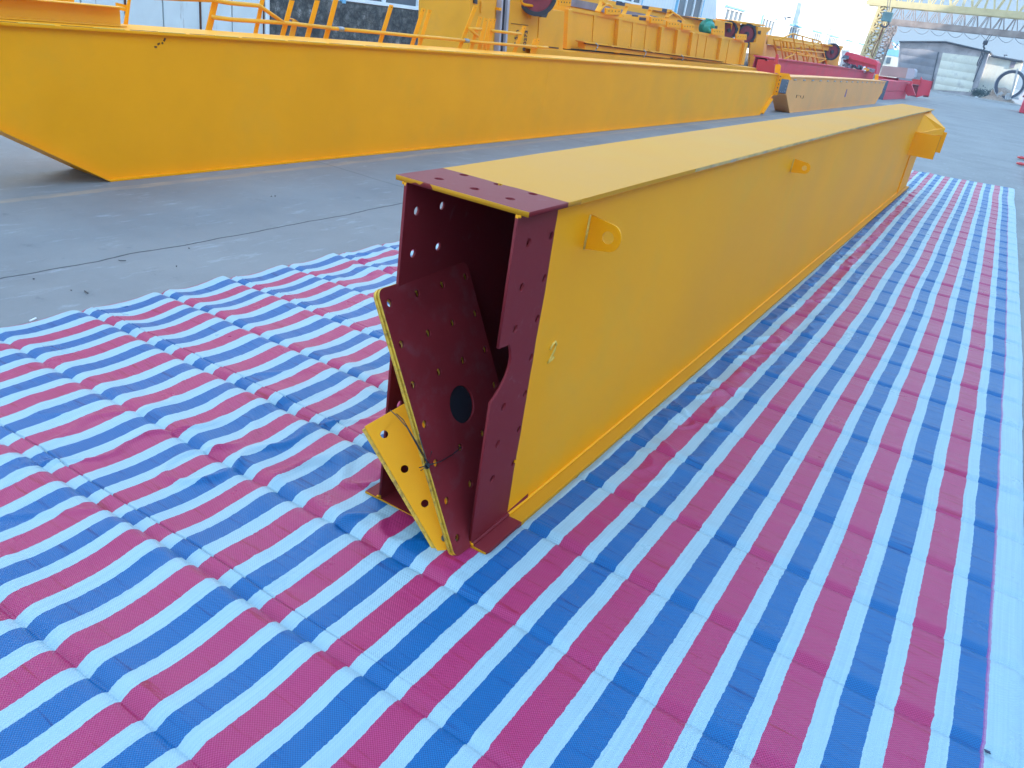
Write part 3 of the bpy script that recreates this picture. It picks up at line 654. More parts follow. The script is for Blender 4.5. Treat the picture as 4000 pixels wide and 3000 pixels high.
# bundle of channels strapped together
bd = thing('channel_bundle', at(2550, 225, x=-5.12), 'bundle of orange steel channels strapped with silver bands, leaning on the ribbed girder', 'steel bundle')
def chan(px, xx, dep, nm='channel'):
    return MB().prism([at(u, v, x=xx) for u, v in px], (-dep, 0, 0)).build(nm, M['orange'], bd)
chan([(2288, 172), (2620, 212), (2618, 228), (2284, 192)], -5.06, .05)
chan([(2280, 162), (2830, 238), (2828, 241), (2288, 168)], -5.02, .16)
chan([(2280, 162), (2289, 165), (2286, 190), (2277, 188)], -5.10, .1)
chan([(2620, 212), (2826, 240), (2812, 249), (2618, 224)], -5.08, .04)
dkk = MB(); dkk.prism([at(u, v, x=-5.03) for u, v in ((2289, 168), (2826, 241.5), (2826, 243.5), (2289, 172))], (-.04, 0, 0)); dkk.build('channel_gap', M['brownmark'], bd)
for u, v in ((2334, 178), (2522, 205), (2668, 224)):
    sb = MB(); p = [at(u - 6, v - 9, x=-5.0), at(u + 2, v, x=-4.995), at(u - 1, v + 8, x=-4.995), at(u - 8, v + 20, x=-5.02)]
    sb.tube(p, .011, 5); sb.build('strap', M['silver_tape'], bd)
for u, v in ((2384, 180), (2463, 190), (2542, 202)):
    MB().tube([at(u - 8, v - 8, x=-5.0), at(u + 6, v + 1, x=-4.99), at(u + 14, v + 3, x=-4.99)], .007, 5).build('wire_tie', M['orange'], bd)

# tall carriage blocks with the rail strip between them
E1 = thing('end_carriage', (-5.6, 7.8, 0), 'tall upright orange yellow carriage box, left of the dark rail strip', 'crane carriage', 'upright crane carriages behind the long girder')
MB().prism([at(1826, 215, x=-5.1), at(1838, -30, x=-5.1), at(1938, -30, x=-5.1), at(1922, 225, x=-5.1)], (-.8, 0, 0)).build('box_body', M['orange'], E1)
MB().prism([at(1922, 225, x=-5.16), at(1938, -30, x=-5.16), at(1962, -30, x=-5.16), at(1950, 228, x=-5.16)], (-.7, 0, 0)).build('side_strip', M['orange'], E1)
MB().prism([at(1950, 30, x=-5.05), at(1960, 31, x=-5.05), at(1959, 42, x=-5.05), at(1949, 41, x=-5.05)], (-.1, 0, 0)).build('small_block', M['yellow'], E1)
MB().prism([at(1876, 5, x=-5.095), at(1878, 5, x=-5.095), at(1877, 50, x=-5.095), at(1875, 50, x=-5.095)], (.02, 0, 0)).build('fin', M['orange'], E1)
MB().prism([at(1851, -20, x=-5.08), at(1867, -20, x=-5.08), at(1865, 16, x=-5.08), at(1853, 13, x=-5.08)], (-.02, 0, 0)).build('cable_end', M['rubber'], E1)
tx = at(1905, 205, x=-5.095)
text('lettering', '1.1', .11, UP(-5.0955, tx.y, tx.z), M['ink'], E1)
RL = thing('steel_rail', (-5.2, 8.4, 0), 'upright steel rail strip with a dark worn middle between two carriage boxes', 'rail')
MB().prism([at(1946, 225, x=-5.08), at(1963, -30, x=-5.08), at(1968, -30, x=-5.08), at(1953, 225, x=-5.08)], (-.2, 0, 0)).build('rail_flange', M['box_grey'], RL)
MB().prism([at(1953, 225, x=-5.12), at(1968, -30, x=-5.12), at(1986, -30, x=-5.12), at(1971, 225, x=-5.12)], (-.15, 0, 0)).build('rail_web', M['rubber'], RL)
MB().prism([at(1971, 225, x=-5.08), at(1986, -30, x=-5.08), at(1995, -30, x=-5.08), at(1977, 225, x=-5.08)], (-.2, 0, 0)).build('rail_flange', M['box_grey'], RL)
E2 = thing('end_carriage', (-5.6, 9.3, 0), 'tall orange yellow carriage box right of the dark rail strip, lettered 80273', 'crane carriage', 'upright crane carriages behind the long girder')
MB().prism([at(1977, 228, x=-5.1), at(1995, -30, x=-5.1), at(2164, -30, x=-5.1), at(2150, 205, x=-5.1), at(2100, 232, x=-5.1)], (-.8, 0, 0)).build('box_body', M['orange'], E2)
MB().prism([at(2098, 225, x=-5.09), at(2108, 33, x=-5.09), at(2205, 44, x=-5.09), at(2198, 200, x=-5.09)], (-.5, 0, 0)).build('front_panel', M['orange'], E2)
MB().prism([at(1996, 90, x=-5.095), at(2062, 98, x=-5.095), at(2062, 100, x=-5.095), at(1996, 92, x=-5.095)], (.006, 0, 0)).build('weld_seam', M['brownmark'], E2)
MB().prism([at(2062, 22, x=-5.095), at(2066, 22, x=-5.095), at(2066, 74, x=-5.095), at(2062, 72, x=-5.095)], (.05, 0, 0)).build('fin', M['orange'], E2)
MB().prism([at(2089, 27, x=-5.08), at(2102, 28, x=-5.08), at(2100, 48, x=-5.08), at(2089, 45, x=-5.08)], (-.01, 0, 0)).build('slot', M['dark'], E2)
MB().prism([at(2139, 181, x=-5.085), at(2183, 186, x=-5.085), at(2182, 191, x=-5.085), at(2139, 186, x=-5.085)], (-.01, 0, 0)).build('slot', M['brownmark'], E2)
p = at(2052, 200, x=-5.09); text('lettering', '8 0273', .098, UP(-5.0955, p.y, p.z), M['ink'], E2)
p = at(2019, 180, x=-5.09); text('lettering', '2.5m', .105, UP(-5.0955, p.y, p.z), M['ink'], E2)
MB().tube([at(2034, -10, x=-5.0), at(2038, 12, x=-5.0), at(2050, 19, x=-5.0), at(2120, 28, x=-5.0)], .018, 8).build('guard_rail', M['yellow'], E2, smooth=True)
def wheel(name, cen, R_, parent, t=.12, ax=(.62, -.78, 0)):
    wl_ = MB().lathe(cen, ax, [(-t / 2, R_ * .80), (-t / 2, R_), (t / 2, R_), (t / 2, R_ * .80), (t * .2, R_ * .78), (-t * .2, R_ * .78)], 36).build(name, M['rubber'], parent, smooth=False)
    MB().lathe(cen, ax, [(-t * .15, .001), (-t * .15, R_ * .8), (t * .32, R_ * .8), (t * .32, .001)], 36).build('wheel_disc', M['darkred'], wl_)
    MB().disc(Vector(cen) + Vector(ax).normalized() * t * .25, ax, R_ * .22, t * .35, 20).build('hub', M['rubber'], wl_)
    return wl_
cw = at(2098, -22, x=-4.98); wheel('wheel', cw, .27, E2)
MB().prism([at(2116, 38, x=-4.95), at(2150, 10, x=-4.95), at(2150, 30, x=-4.95), at(2134, 69, x=-4.95), at(2115, 67, x=-4.95)], (-.05, 0, 0)).build('rail_sweep', M['rubber'], E2)

# girder with a grey flange behind, hazard-striped railing in front of it
D3 = thing('back_girder', (-6.8, 14, 0), 'girder with a grey lower flange behind the hazard-striped railing', 'girder')
MB().prism([at(u, v, x=-6.5) for u, v in ((2170, 60), (2185, -40), (2400, 5), (2553, 35), (2760, 82), (2745, 130), (2560, 110))], (-.5, 0, 0)).build('box_body', M['orange'], D3)
MB().prism([at(u, v, x=-6.42) for u, v in ((2230, -6), (2338, 15), (2440, 40), (2540, 58), (2600, 74), (2600, 82), (2530, 75), (2436, 62), (2330, 43), (2228, 23))], (-.08, 0, 0)).build('grey_flange', M['greyband'], D3)
MB().prism([at(u, v, x=-6.45) for u, v in ((2553, 34), (2762, 82), (2762, 86), (2553, 40))], (-.1, 0, 0)).build('top_edge', M['rust'], D3)

hz = thing('hazard_railing', at(2450, 70, x=-5.8), 'yellow railing with black stripes on its top rail, lying above the ribbed girder', 'railing')
def stripes(p, q, r, n, name, parent, seq):
    p, q = Vector(p), Vector(q); a = MB(); b = MB(); pos = 0.
    for ln, dk_ in seq:
        s0, s1 = p.lerp(q, pos), p.lerp(q, pos + ln); (b if dk_ else a).bar(s0, s1, r, r); pos += ln
    a.build(name, M['orange'], parent); b.build('black_stripe', M['navy'], parent)
X5 = -5.75
stripes(at(2351, 5, x=X5), at(2621, 43, x=X5), .055, 8, 'top_rail', hz, ((.16, 0), (.12, 1), (.24, 0), (.10, 1), (.21, 0), (.08, 1), (.09, 0)))
stripes(at(2423, 61, x=X5 + .3), at(2545, 70, x=X5 + .3), .06, 8, 'lower_rail', hz, ((.3, 0), (.2, 1), (.5, 0)))
stripes(at(2430, 66, x=X5 + .32), at(2545, 77, x=X5 + .32), .05, 8, 'lower_rail', hz, ((.52, 0), (.24, 1), (.24, 0)))
stripes(at(2592, 75, x=X5 + .2), at(2680, 87, x=X5 + .2), .045, 8, 'lower_rail', hz, ((.55, 0), (.2, 1), (.25, 0)))
for (u0, v0, u1, v1, w_) in ((2352, 8, 2333, 46, .08), (2449, 27, 2434, 57, .07), (2541, 36, 2528, 64, .07), (2617, 44, 2604, 70, .07)):
    MB().bar(at(u0, v0, x=X5), at(u1, v1, x=X5), w_, .04, up=(0, 1, 0)).build('post', M['orange'], hz)
for pts in (((2354, 6), (2366, 16), (2375, 16), (2385, 22), (2391, 31)), ((2372, 17), (2362, 20), (2350, 32), (2341, 48)), ((2621, 43), (2634, 52), (2655, 65), (2673, 83)), ((2627, 51), (2618, 58), (2608, 70))):
    MB().tube([at(u, v, x=X5 + .05) for u, v in pts], .022, 7).build('bent_pipe', M['orange'], hz, smooth=True)

# carriage with the big wheels and green motor
XF = -6.3
F = thing('wheel_carriage', at(2900, 180, x=XF), 'orange crane carriage holding black rimmed red wheels beside the green motor', 'crane carriage')
def fs(name, px, t, m, xx=XF, parent=F): return MB().prism([at(u, v, x=xx) for u, v in px], (-t, 0, 0)).build(name, m, parent)
fs('top_plate', [(2742, 72), (2800, 79), (2820, 80), (2833, 86), (2868, 89), (2868, 93), (2742, 76)], .5, M['orange'])
fs('cheek_plate', [(2794, 82), (2832, 86), (2830, 145), (2784, 140)], .05, M['orange'])
fs('cheek_plate', [(2862, 88), (2893, 91), (2884, 140), (2853, 139)], .05, M['orange'])
fs('slot', [(2795, 102), (2803, 101), (2802, 114), (2794, 112)], .02, M['dark'], XF + .012)
fs('slot', [(2877, 108), (2885, 108), (2883, 122), (2876, 120)], .02, M['dark'], XF + .012)
fs('top_plate', [(2877, 83), (2945, 90), (2988, 97), (2988, 103), (2945, 100), (2877, 90)], .6, M['orange'], XF + .1)
fs('cheek_plate', [(2961, 104), (2998, 107), (2976, 225), (2967, 300), (2925, 300), (2934, 178), (2952, 165), (2955, 149)], .06, M['orange'], XF + .3)
fs('corner_gusset', [(2994, 107), (3012, 108), (3009, 117), (2990, 131)], .05, M['orange'], XF + .2)
fs('slot', [(2962, 122), (2973, 120), (2971, 135), (2961, 132)], .02, M['dark'], XF + .315)
fs('lower_panel', [(2932, 165), (2970, 168), (2965, 213), (2930, 210)], .03, M['orange'], XF + .32)
wheel('wheel', at(2912, 133, x=XF + .1), at(2912, 133, x=XF).z - at(2912, 175, x=XF).z, F, t=.22)
wheel('wheel', at(2843, 118, x=XF - .1), .24, F, t=.2)
wheel('wheel', at(2942, 138, x=XF - .4), .30, F, t=.3)
wheel('wheel', at(2775, 112, x=XF - .3), .24, F, t=.2)
fs('rail_sweep', [(2920, 178), (2930, 170), (2925, 188), (2920, 188)], .05, M['dark'], XF + .35)
p = at(2927, 221, x=XF + .3); text('lettering', '2108102', .135, DOWN(XF + .3035, p.y, p.z), M['brownmark'], F)
p = at(2951, 223, x=XF + .3); text('lettering', '10t  12.', .115, DOWN(XF + .3035, p.y, p.z), M['brownmark'], F)
mo = thing('electric_motor', at(2760, 108, x=-6.0), 'green finned electric motor above the ribbed girder', 'motor')
mc = at(2762, 108, x=-6.0)
MB().lathe(mc, (.8, -.6, .0), [(-.16, .02), (-.16, .13), (-.12, .16), (.10, .16), (.13, .12), (.2, .10), (.2, .02)], 24).build('motor_body', M['green'], mo, smooth=True)
fb = MB()
for k_ in range(10): fb.lathe(mc + Vector((.8, -.6, 0)) * (-.10 + k_ * .02), (.8, -.6, 0), [(-.003, .155), (-.003, .172), (.003, .172), (.003, .155)], 20)
fb.build('cooling_fin', M['green'], mo)
MB().box(mc + Vector((-.06, -.08, .13)), mc + Vector((.08, .08, .20))).build('terminal_box', M['green'], mo)

# recessed tan frame beyond the wheels, piled railings, second wheel block
H = thing('crane_end_section', at(3050, 200, x=-6.6), 'tan open end frame right of the big wheels, behind the piled railings', 'crane frame')
def hs(name, px, t, m, xx=-6.6, parent=H): return MB().prism([at(u, v, x=xx) for u, v in px], (-t, 0, 0)).build(name, m, parent)
hs('frame_post', [(2986, 138), (3000, 140), (2990, 235), (2965, 232), (2974, 170)], .3, M['tan'])
hs('top_beam', [(3000, 137), (3090, 148), (3180, 165), (3245, 178), (3245, 200), (3180, 190), (3060, 182), (2992, 172)], .3, M['orange'])
hs('back_panel', [(2990, 174), (3240, 195), (3262, 200), (3250, 265), (2985, 235)], .1, M['tan'], -6.8)
hs('slot', [(2987, 146), (2990, 146), (2988, 160), (2985, 159)], .02, M['dark'], -6.59)
W2 = thing('wheel_carriage', at(3260, 210, x=-6.6), 'smaller orange carriage with one dark red wheel, right of the piled railings', 'crane carriage')
hs('top_plate', [(3224, 173), (3270, 178), (3297, 181), (3292, 190), (3224, 177)], .4, M['orange'], -6.5, W2)
hs('cheek_plate', [(3262, 177), (3296, 181), (3285, 200), (3272, 262), (3228, 258), (3235, 222), (3255, 220)], .1, M['orange'], -6.6, W2)
hs('slot', [(3263, 190), (3269, 189), (3267, 199), (3262, 199)], .02, M['dark'], -6.585, W2)
wheel('wheel', at(3247, 202, x=-6.5), .34, W2, t=.2)
def pile(name, dx, X_, label, bars, rad=.022):
    g_ = thing(name, at(3130, 220, x=X_), label, 'railing', 'piled safety railings on the red girder')
    for nm, pts in bars:
        MB().tube([at(u + dx, v, x=X_) for u, v in pts], rad, 6).build(nm, M['orange'], g_, smooth=True)
pile('railing_frame', 0, -5.15, 'front slanted railing frame of thin orange pipes piled on the red girder', [
    ('top_rail', ((3046, 154), (3096, 131), (3206, 162))), ('post', ((3047, 155), (3060, 232))), ('post', ((3096, 131), (3118, 243))), ('post', ((3134, 146), (3155, 248))), ('post', ((3173, 155), (3196, 252))), ('post', ((3206, 162), (3231, 256))),
    ('mid_rail', ((3052, 190), (3220, 206))), ('mid_rail', ((3112, 212), (3226, 230))), ('loop_pipe', ((3060, 232), (3098, 215), (3106, 200), (3104, 185))), ('loop_pipe', ((3060, 232), (3100, 238), (3160, 244))), ('brace', ((3206, 163), (3175, 176), (3150, 178))), ('brace', ((3225, 232), (3195, 244)))])
pile('railing_frame', 0, -5.45, 'rear railing frame of close upright orange pipes, behind the front slanted one', [
    ('top_rail', ((3022, 154), (3100, 165), (3200, 178))), ('post', ((3024, 156), (3034, 212))), ('post', ((3058, 160), (3072, 228))), ('post', ((3072, 162), (3088, 234))), ('post', ((3086, 162), (3104, 238))), ('post', ((3128, 180), (3142, 244))), ('post', ((3162, 180), (3180, 248))), ('post', ((3182, 185), (3198, 248))),
    ('mid_rail', ((3030, 192), (3190, 220))), ('bottom_rail', ((3040, 232), (3190, 252))), ('brace', ((3140, 190), (3160, 215), (3155, 240)))], .03)

# ------------------------------------------------------------------ loose rails and posts behind the long girder
XR = -4.12
def post(px0, px1, wpx, label, nm='flat_post', x=XR):
    (u0, v0), (u1, v1) = px0, px1
    v0e = v0 + 60; u0e = u0 + (u0 - u1) / (v0 - v1) * 60
    P = [at(u, v, x=x) for u, v in ((u0e - wpx / 2, v0e), (u0e + wpx / 2, v0e + 3), (u1 + wpx / 2, v1 + 3), (u1 - wpx / 2, v1))]
    return P
def handrail(label, posts, pipes, x=XR, r=.0155, wide=15):
    g_ = thing('handrail', at(*posts[0][0], x=x), label, 'handrail', 'loose yellow handrails behind the long girder')
    for a, b_, w_ in posts:
        P = post(a, b_, w_, None, x=x); MB().prism(P, (-.006, 0, 0)).build('flat_post', M['yellow'], g_)
        hp = MB(); c_ = Vector(P[3]).lerp(P[2], .5)
        if b_[1] > 5:
            q_ = at(b_[0] - 1, b_[1] + 10, x=x + .0003); hp.disc(q_, (1, 0, 0), .004, .002, 10); hp.build('bolt_hole', M['dark'], g_)
    for pts in pipes:
        MB().tube([at(u, v, x=x + .03) for u, v in pts], r, 8).build('pipe', M['orange'], g_, smooth=True)
    return g_
handrail('handrail with two long pipes and slanted brace before the white rusty doors', [((817, 112), (843, 0), 24), ((1000, 124), (1030, -20), 15)],
         [((600, -10), (830, 0), (900, 12), (1013, 22), (1107, 88)), ((830, 67), (900, 76), (1107, 89), (1290, 109))])
handrail('handrail with tall flat posts left of the silver sleeve, before the mossy wall', [((1106, 131), (1142, 0), 18), ((1203, 139), (1241, 0), 18), ((1275, 144), (1315, -10), 18)],
         [((1290, 110), (1333, 114)),])
sl_ = handrail('handrail with three slimmer posts standing between the two silver pipe sleeves', [((1487, 160), (1530, 18), 15), ((1612, 170), (1655, 32), 14), ((1640, 172), (1680, 37), 13)],
         [((1333, 114), (1500, 129), (1610, 140), (1700, 147), (1824, 159))])
MB().tube([at(1320, 112, x=XR + .03), at(1340, 115, x=XR + .03)], .021, 8).build('sleeve', M['steel'], sl_, smooth=True)
s2_ = handrail('handrail with a cluster of crossing posts before the left carriage box', [((1796, 185), (1860, 20), 14), ((1842, 188), (1878, 64), 13), ((1872, 190), (1900, 70), 13), ((1890, 190), (1918, 71), 11), ((1905, 192), (1932, 71), 12), ((2010, 200), (2050, 100), 13), ((2078, 206), (2091, 150), 11), ((2088, 207), (2105, 148), 11)],
         [((1824, 159), (1882, 166), (2095, 183)), ((1832, 111), (1880, 115)), ((1920, 120), (2035, 133)), ((1832, 112), (1868, 142)), ((2095, 183), (2140, 186))])
MB().tube([at(1814, 158, x=XR + .03), at(1830, 160, x=XR + .03)], .021, 8).build('sleeve', M['steel'], s2_, smooth=True)
shortp = thing('angle_offcut', at(1140, 120, x=XR), 'short orange angle offcut standing between two handrail posts before the stone wall', 'steel offcut')
MB().prism([at(u, v, x=XR) for u, v in ((1128, 150), (1146, 75), (1164, 84), (1148, 155))], (-.006, 0, 0)).build('wide_leg', M['orange'], shortp)
MB().prism([at(u, v, x=XR) for u, v in ((1146, 75), (1150, 74), (1168, 86), (1164, 88))], (-.05, 0, 0)).build('top_leg', M['yellow'], shortp)

# channel lying on the long girder, upper left
ch = thing('channel_beam', at(200, 60, x=-3.86), 'orange brown steel channel lying on the long girder at the upper left corner', 'steel channel')
zc = lambda y_: zA(y_) + .016
yb0, yb1 = .45, at(486, 92, x=-3.86).y
MB().box((-3.905, yb0, zc(1)), (-3.897, yb1, zc(1) + .112)).build('channel_web', M['orange'], ch)
MB().box((-3.897, yb0, zc(1) + .106), (-3.835, yb1, zc(1) + .112)).build('top_flange', M['orange'], ch)
MB().box((-3.897, yb0, zc(1) + .001), (-3.835, yb1, zc(1) + .006)).build('bottom_flange', M['orange'], ch)
pp = thing('flat_post_pair', at(490, 60, x=-3.98), 'two drilled yellow flat bars standing behind the end of the orange channel', 'steel bars')
for px in (((484, 95), (500, 0), (512, -5), (500, 97)), ((252, 20), (276, 21), (290, 22), (290, -10), (270, -10))):
    MB().prism([at(u, v, x=-3.96) for u, v in px], (-.006, 0, 0)).build('flat_bar', M['yellow'], pp)
MB().prism([at(u, v, x=-3.97) for u, v in ((453, 10), (497, 20), (490, 45), (455, 36))], (-.006, 0, 0)).build('cross_plate', M['yellow'], pp)
MB().prism([at(u, v, x=-3.97) for u, v in ((120, -10), (290, -10), (288, 20), (270, 18), (268, 6), (120, 0))], (-.006, 0, 0)).build('cross_plate', M['yellow'], pp)

# ================================================================== LONG WHITE WORKSHOP
def clad_build(nt, N, L, b, geo, out):
    sp = N.new('ShaderNodeSeparateXYZ'); L.new(geo.outputs['Position'], sp.inputs[0])
    t_ = math_(N, L, 'FLOORED_MODULO', math_(N, L, 'ADD', sp.outputs[1], sp.outputs[0]), .28)
    rb = math_(N, L, 'LESS_THAN', t_, .045)
    sm = N.new('ShaderNodeMapRange'); sm.interpolation_type = 'SMOOTHSTEP'; sm.inputs[1].default_value = 0; sm.inputs[2].default_value = .05; L.new(t_, sm.inputs[0])
    bp = N.new('ShaderNodeBump'); bp.inputs['Strength'].default_value = .8; bp.inputs['Distance'].default_value = .03
    h = math_(N, L, 'PINGPONG', sp.outputs[1], .14); L.new(math_(N, L, 'LESS_THAN', t_, .05), bp.inputs['Height']); L.new(bp.outputs[0], b.inputs['Normal'])
    mpn = N.new('ShaderNodeMapping'); mpn.inputs['Scale'].default_value = (6, 6, .35); L.new(geo.outputs['Position'], mpn.inputs[0])
    n = N.new('ShaderNodeTexNoise'); n.inputs['Scale'].default_value = 1; n.inputs['Detail'].default_value = 6; L.new(mpn.outputs[0], n.inputs['Vector'])
    m_ = N.new('ShaderNodeMapRange'); m_.inputs[1].default_value = .55; m_.inputs[2].default_value = .75; m_.inputs[4].default_value = .35; L.new(n.outputs['Fac'], m_.inputs[0])
    L.new(mixc(N, L, math_(N, L, 'MULTIPLY', rb, .25), mixc(N, L, m_.outputs[0], out, (.62, .58, .50)), (.5, .52, .52)), b.inputs['Base Color'])
M['clad'] = mat('white_corrugated_cladding', (.72, .74, .74), .45, var=.03, build=clad_build)
def moss_build(nt, N, L, b, geo, out):
    n = N.new('ShaderNodeTexNoise'); n.inputs['Scale'].default_value = 5; n.inputs['Detail'].default_value = 14; n.inputs['Roughness'].default_value = .75; L.new(geo.outputs['Position'], n.inputs['Vector'])
    v = N.new('ShaderNodeTexVoronoi'); v.feature = 'DISTANCE_TO_EDGE'; v.inputs['Scale'].default_value = 5; L.new(geo.outputs['Position'], v.inputs['Vector'])
    cr = N.new('ShaderNodeValToRGB'); e = cr.color_ramp.elements; e[0].position = .42; e[0].color = (.045, .042, .040, 1); e[1].position = .70; e[1].color = (.48, .46, .43, 1)
    k_ = e.new(.55); k_.color = (.12, .11, .10, 1); k2_ = e.new(.62); k2_.color = (.20, .175, .16, 1)
    L.new(n.outputs['Fac'], cr.inputs[0])
    cv = math_(N, L, 'LESS_THAN', v.outputs['Distance'], .03)
    L.new(mixc(N, L, math_(N, L, 'MULTIPLY', cv, .6), cr.outputs[0], (.03, .03, .03)), b.inputs['Base Color'])
    bp = N.new('ShaderNodeBump'); bp.inputs['Strength'].default_value = .9; bp.inputs['Distance'].default_value = .04; L.new(n.outputs['Fac'], bp.inputs['Height']); L.new(bp.outputs[0], b.inputs['Normal'])
M['moss'] = mat('blackened_stone_plinth', (.1, .1, .1), .9, build=moss_build)
def door_build(nt, N, L, b, geo, out):
    mpn = N.new('ShaderNodeMapping'); mpn.inputs['Scale'].default_value = (5, 5, .6); L.new(geo.outputs['Position'], mpn.inputs[0])
    n = N.new('ShaderNodeTexNoise'); n.inputs['Scale'].default_value = 1.3; n.inputs['Detail'].default_value = 8; n.inputs['Roughness'].default_value = .7; L.new(mpn.outputs[0], n.inputs['Vector'])
    m_ = N.new('ShaderNodeMapRange'); m_.inputs[1].default_value = .60; m_.inputs[2].default_value = .68; m_.inputs[4].default_value = .85; L.new(n.outputs['Fac'], m_.inputs[0])
    L.new(mixc(N, L, m_.outputs[0], out, (.22, .12, .07)), b.inputs['Base Color'])
M['door'] = mat('rust_streaked_white_door', (.66, .67, .65), .5, var=.06, build=door_build)
XW = -11.4
ws = thing('workshop', (XW - 8, 40, 0), 'long white corrugated workshop with a row of windows along the left of the yard', 'building')
HW = 9.0
MB().box((XW - 16, 10.05, .97), (XW, 76.3, HW)).build('wall', M['clad'], ws)
MB().box((XW - 15.9, 9.95, 0), (XW + .06, 76.25, .97)).build('plinth', M['moss'], ws)
MB().box((XW - 16, -8, 0), (XW - .1, 9.95, HW)).build('wall', M['clad'], ws)
MB().prism([(XW + .5, -8.5, HW), (XW - 8, -8.5, HW + 1.6), (XW - 16.5, -8.5, HW)], (0, 85.5, 0)).build('roof', M['greysteel'], ws)
# sliding doors, white and rust streaked
yy = -7.9
while yy < 9.5:
    w_ = 1.42
    d_o = MB().box((XW - .08, yy, .05), (XW - .02, min(yy + w_ - .03, 9.9), 4.2)).build('sliding_door', M['door'], ws)
    MB().box((XW - .02, yy + .70, .05), (XW + .005, yy + .725, 4.2)).build('seam', M['brownmark'], d_o)
    yy += w_
MB().box((XW - .05, 9.86, 0), (XW + .04, 9.97, 4.3)).build('door_post', M['white'], ws)
def window(y0, y1, z0, z1, nv=3, nh=0, trim=False):
    f = MB(); t_ = .07
    f.box((XW - .02, y0, z0), (XW + .07, y0 + t_, z1)); f.box((XW - .02, y1 - t_, z0), (XW + .07, y1, z1))
    f.box((XW - .02, y0 + t_, z0), (XW + .07, y1 - t_, z0 + t_)); f.box((XW - .02, y0 + t_, z1 - t_), (XW + .07, y1 - t_, z1))
    for i in range(nv): yc = y0 + (y1 - y0) * (i + 1) / (nv + 1); f.box((XW - .02, yc - .045, z0 + t_), (XW + .06, yc + .045, z1 - t_))
    for i in range(nh): zc_ = z0 + (z1 - z0) * (.32 if nh == 1 else (i + 1) / (nh + 1)); f.box((XW - .02, y0 + t_, zc_ - .03), (XW + .055, y1 - t_, zc_ + .03))
    o = f.build('window', M['white'], ws)
    MB().box((XW - .03, y0 + .02, z0 + .02), (XW + .012, y1 - .02, z1 - .02)).build('pane', M['glass'], o)
    if trim:
        tr = MB(); tr.box((XW, y0 - .10, z0 - .05), (XW + .08, y0 - .002, z1 + .1)); tr.box((XW, y1 + .002, z0 - .05), (XW + .08, y1 + .10, z1 + .1)); tr.build('trim', M['bluetrim'], o)
    else:
        MB().box((XW, y0 - .06, z1 + .002), (XW + .14, y1 + .06, z1 + .08)).build('lintel', M['bluetrim'], o)
yW = lambda u, v: at(u, v, x=XW).y
zW = lambda u, v: at(u, v, x=XW).z
window(yW(1340, 10), yW(1628, 40), .99, 3.0, 1, 0, True)
window(yW(2395, 10), yW(2497, 18), 1.55, 3.2, 2, 1, True)
window(yW(2640, 30), yW(2735, 40), .98, 2.9, 2, 1, True)
window(yW(2828, 50), yW(2900, 50), 1.0, 2.72, 3); window(yW(2972, 90), yW(3024, 90), 1.0, 2.72, 3, 0, True)
for u0, u1, v in ((3078, 3122, 120), (3170, 3203, 140), (3239, 3267, 158), (3300, 3322, 175), (3349, 3368, 190)):
    window(yW(u0, v), yW(u1, v), 1.0, 2.68, 3)
lp = MB(); c_ = at(3062, 66, x=XW); lp.bar(c_, c_ + Vector((.2, .3, .03)), .03); lp.box(c_ + Vector((.12, .25, -.02)), c_ + Vector((.25, .6, .06))); lp.build('wall_lamp', M['hook'], ws)

# shading workshops on the other side of the road (out of frame to the right)
def shop(x0, x1, y0, y1, h, label):
    o = thing('workshop', ((x0 + x1) / 2, (y0 + y1) / 2, 0), label, 'building')
    MB().box((x0, y0, 0), (x1, y1, h)).build('wall', M['clad2'], o)
    MB().prism([(x0 - .5, y0 - .5, h), (x1 + .5, y0 - .5, h), ((x0 + x1) / 2, y0 - .5, h + 1.5)], (0, y1 - y0 + 1, 0)).build('roof', M['greysteel'], o)
    return o
M['clad2'] = mat('grey_white_cladding', (.72, .72, .70), .55, var=.05, build=clad_build)
shop(20, 40, -40, 26, 19., 'tall pale workshop to the right of the yard')
shop(20, 40, 27, 73, 16.2, 'lower pale workshop further along on the right of the yard')

# ================================================================== FAR END OF THE YARD
YS = 80
sh = thing('shed', (-5, YS, 0), 'grey gabled shed with two tall roller doors at the end of the yard', 'building')
pxs = [(3497, 340), (3515, 166), (3692, 167), (3863, 206), (3805, 372)]
P = [at(u, v, y=YS) for u, v in pxs]; P[0].z = 0; P[-1].z = 0
MB().prism(P, (0, 14, 0)).build('wall', M['fascia'], sh)
R_ = MB(); a0, a1, a2 = at(3511, 164, y=YS - .4), at(3692, 164, y=YS - .4), at(3868, 205, y=YS - .4)
R_.prism([a0, a1, a1 + Vector((0, 0, .09)), a0 + Vector((0, 0, .09))], (0, 15, 0)); R_.prism([a1, a2, a2 + Vector((0, 0, .09)), a1 + Vector((0, 0, .09))], (0, 15, 0)); R_.build('roof', M['hook'], sh)
def shed_door(px, m, name='roller_door'):
    Q_ = [at(u, v, y=YS - .03) for u, v in px]; Q_[0].z = max(Q_[0].z, .02); return MB().prism(Q_, (0, .02, 0)).build(name, m, sh)
def roll_build(nt, N, L, b, geo, out):
    sp = N.new('ShaderNodeSeparateXYZ'); L.new(geo.outputs['Position'], sp.inputs[0])
    t_ = math_(N, L, 'FLOORED_MODULO', sp.outputs[2], .62); bp = N.new('ShaderNodeBump'); bp.inputs['Strength'].default_value = .8; bp.inputs['Distance'].default_value = .06
    L.new(math_(N, L, 'SINE', math_(N, L, 'MULTIPLY', t_, PI / .62)), bp.inputs['Height']); L.new(bp.outputs[0], b.inputs['Normal'])
M['roll1'] = mat('shaded_door_sheet', (.24, .23, .25), .8, var=.35, vscale=.5, dirt=(.10, .12, .17), dirt_amt=.8, dscale=.6, build=roll_build)  # left door: its shade is painted in as a darker grey-blue tone
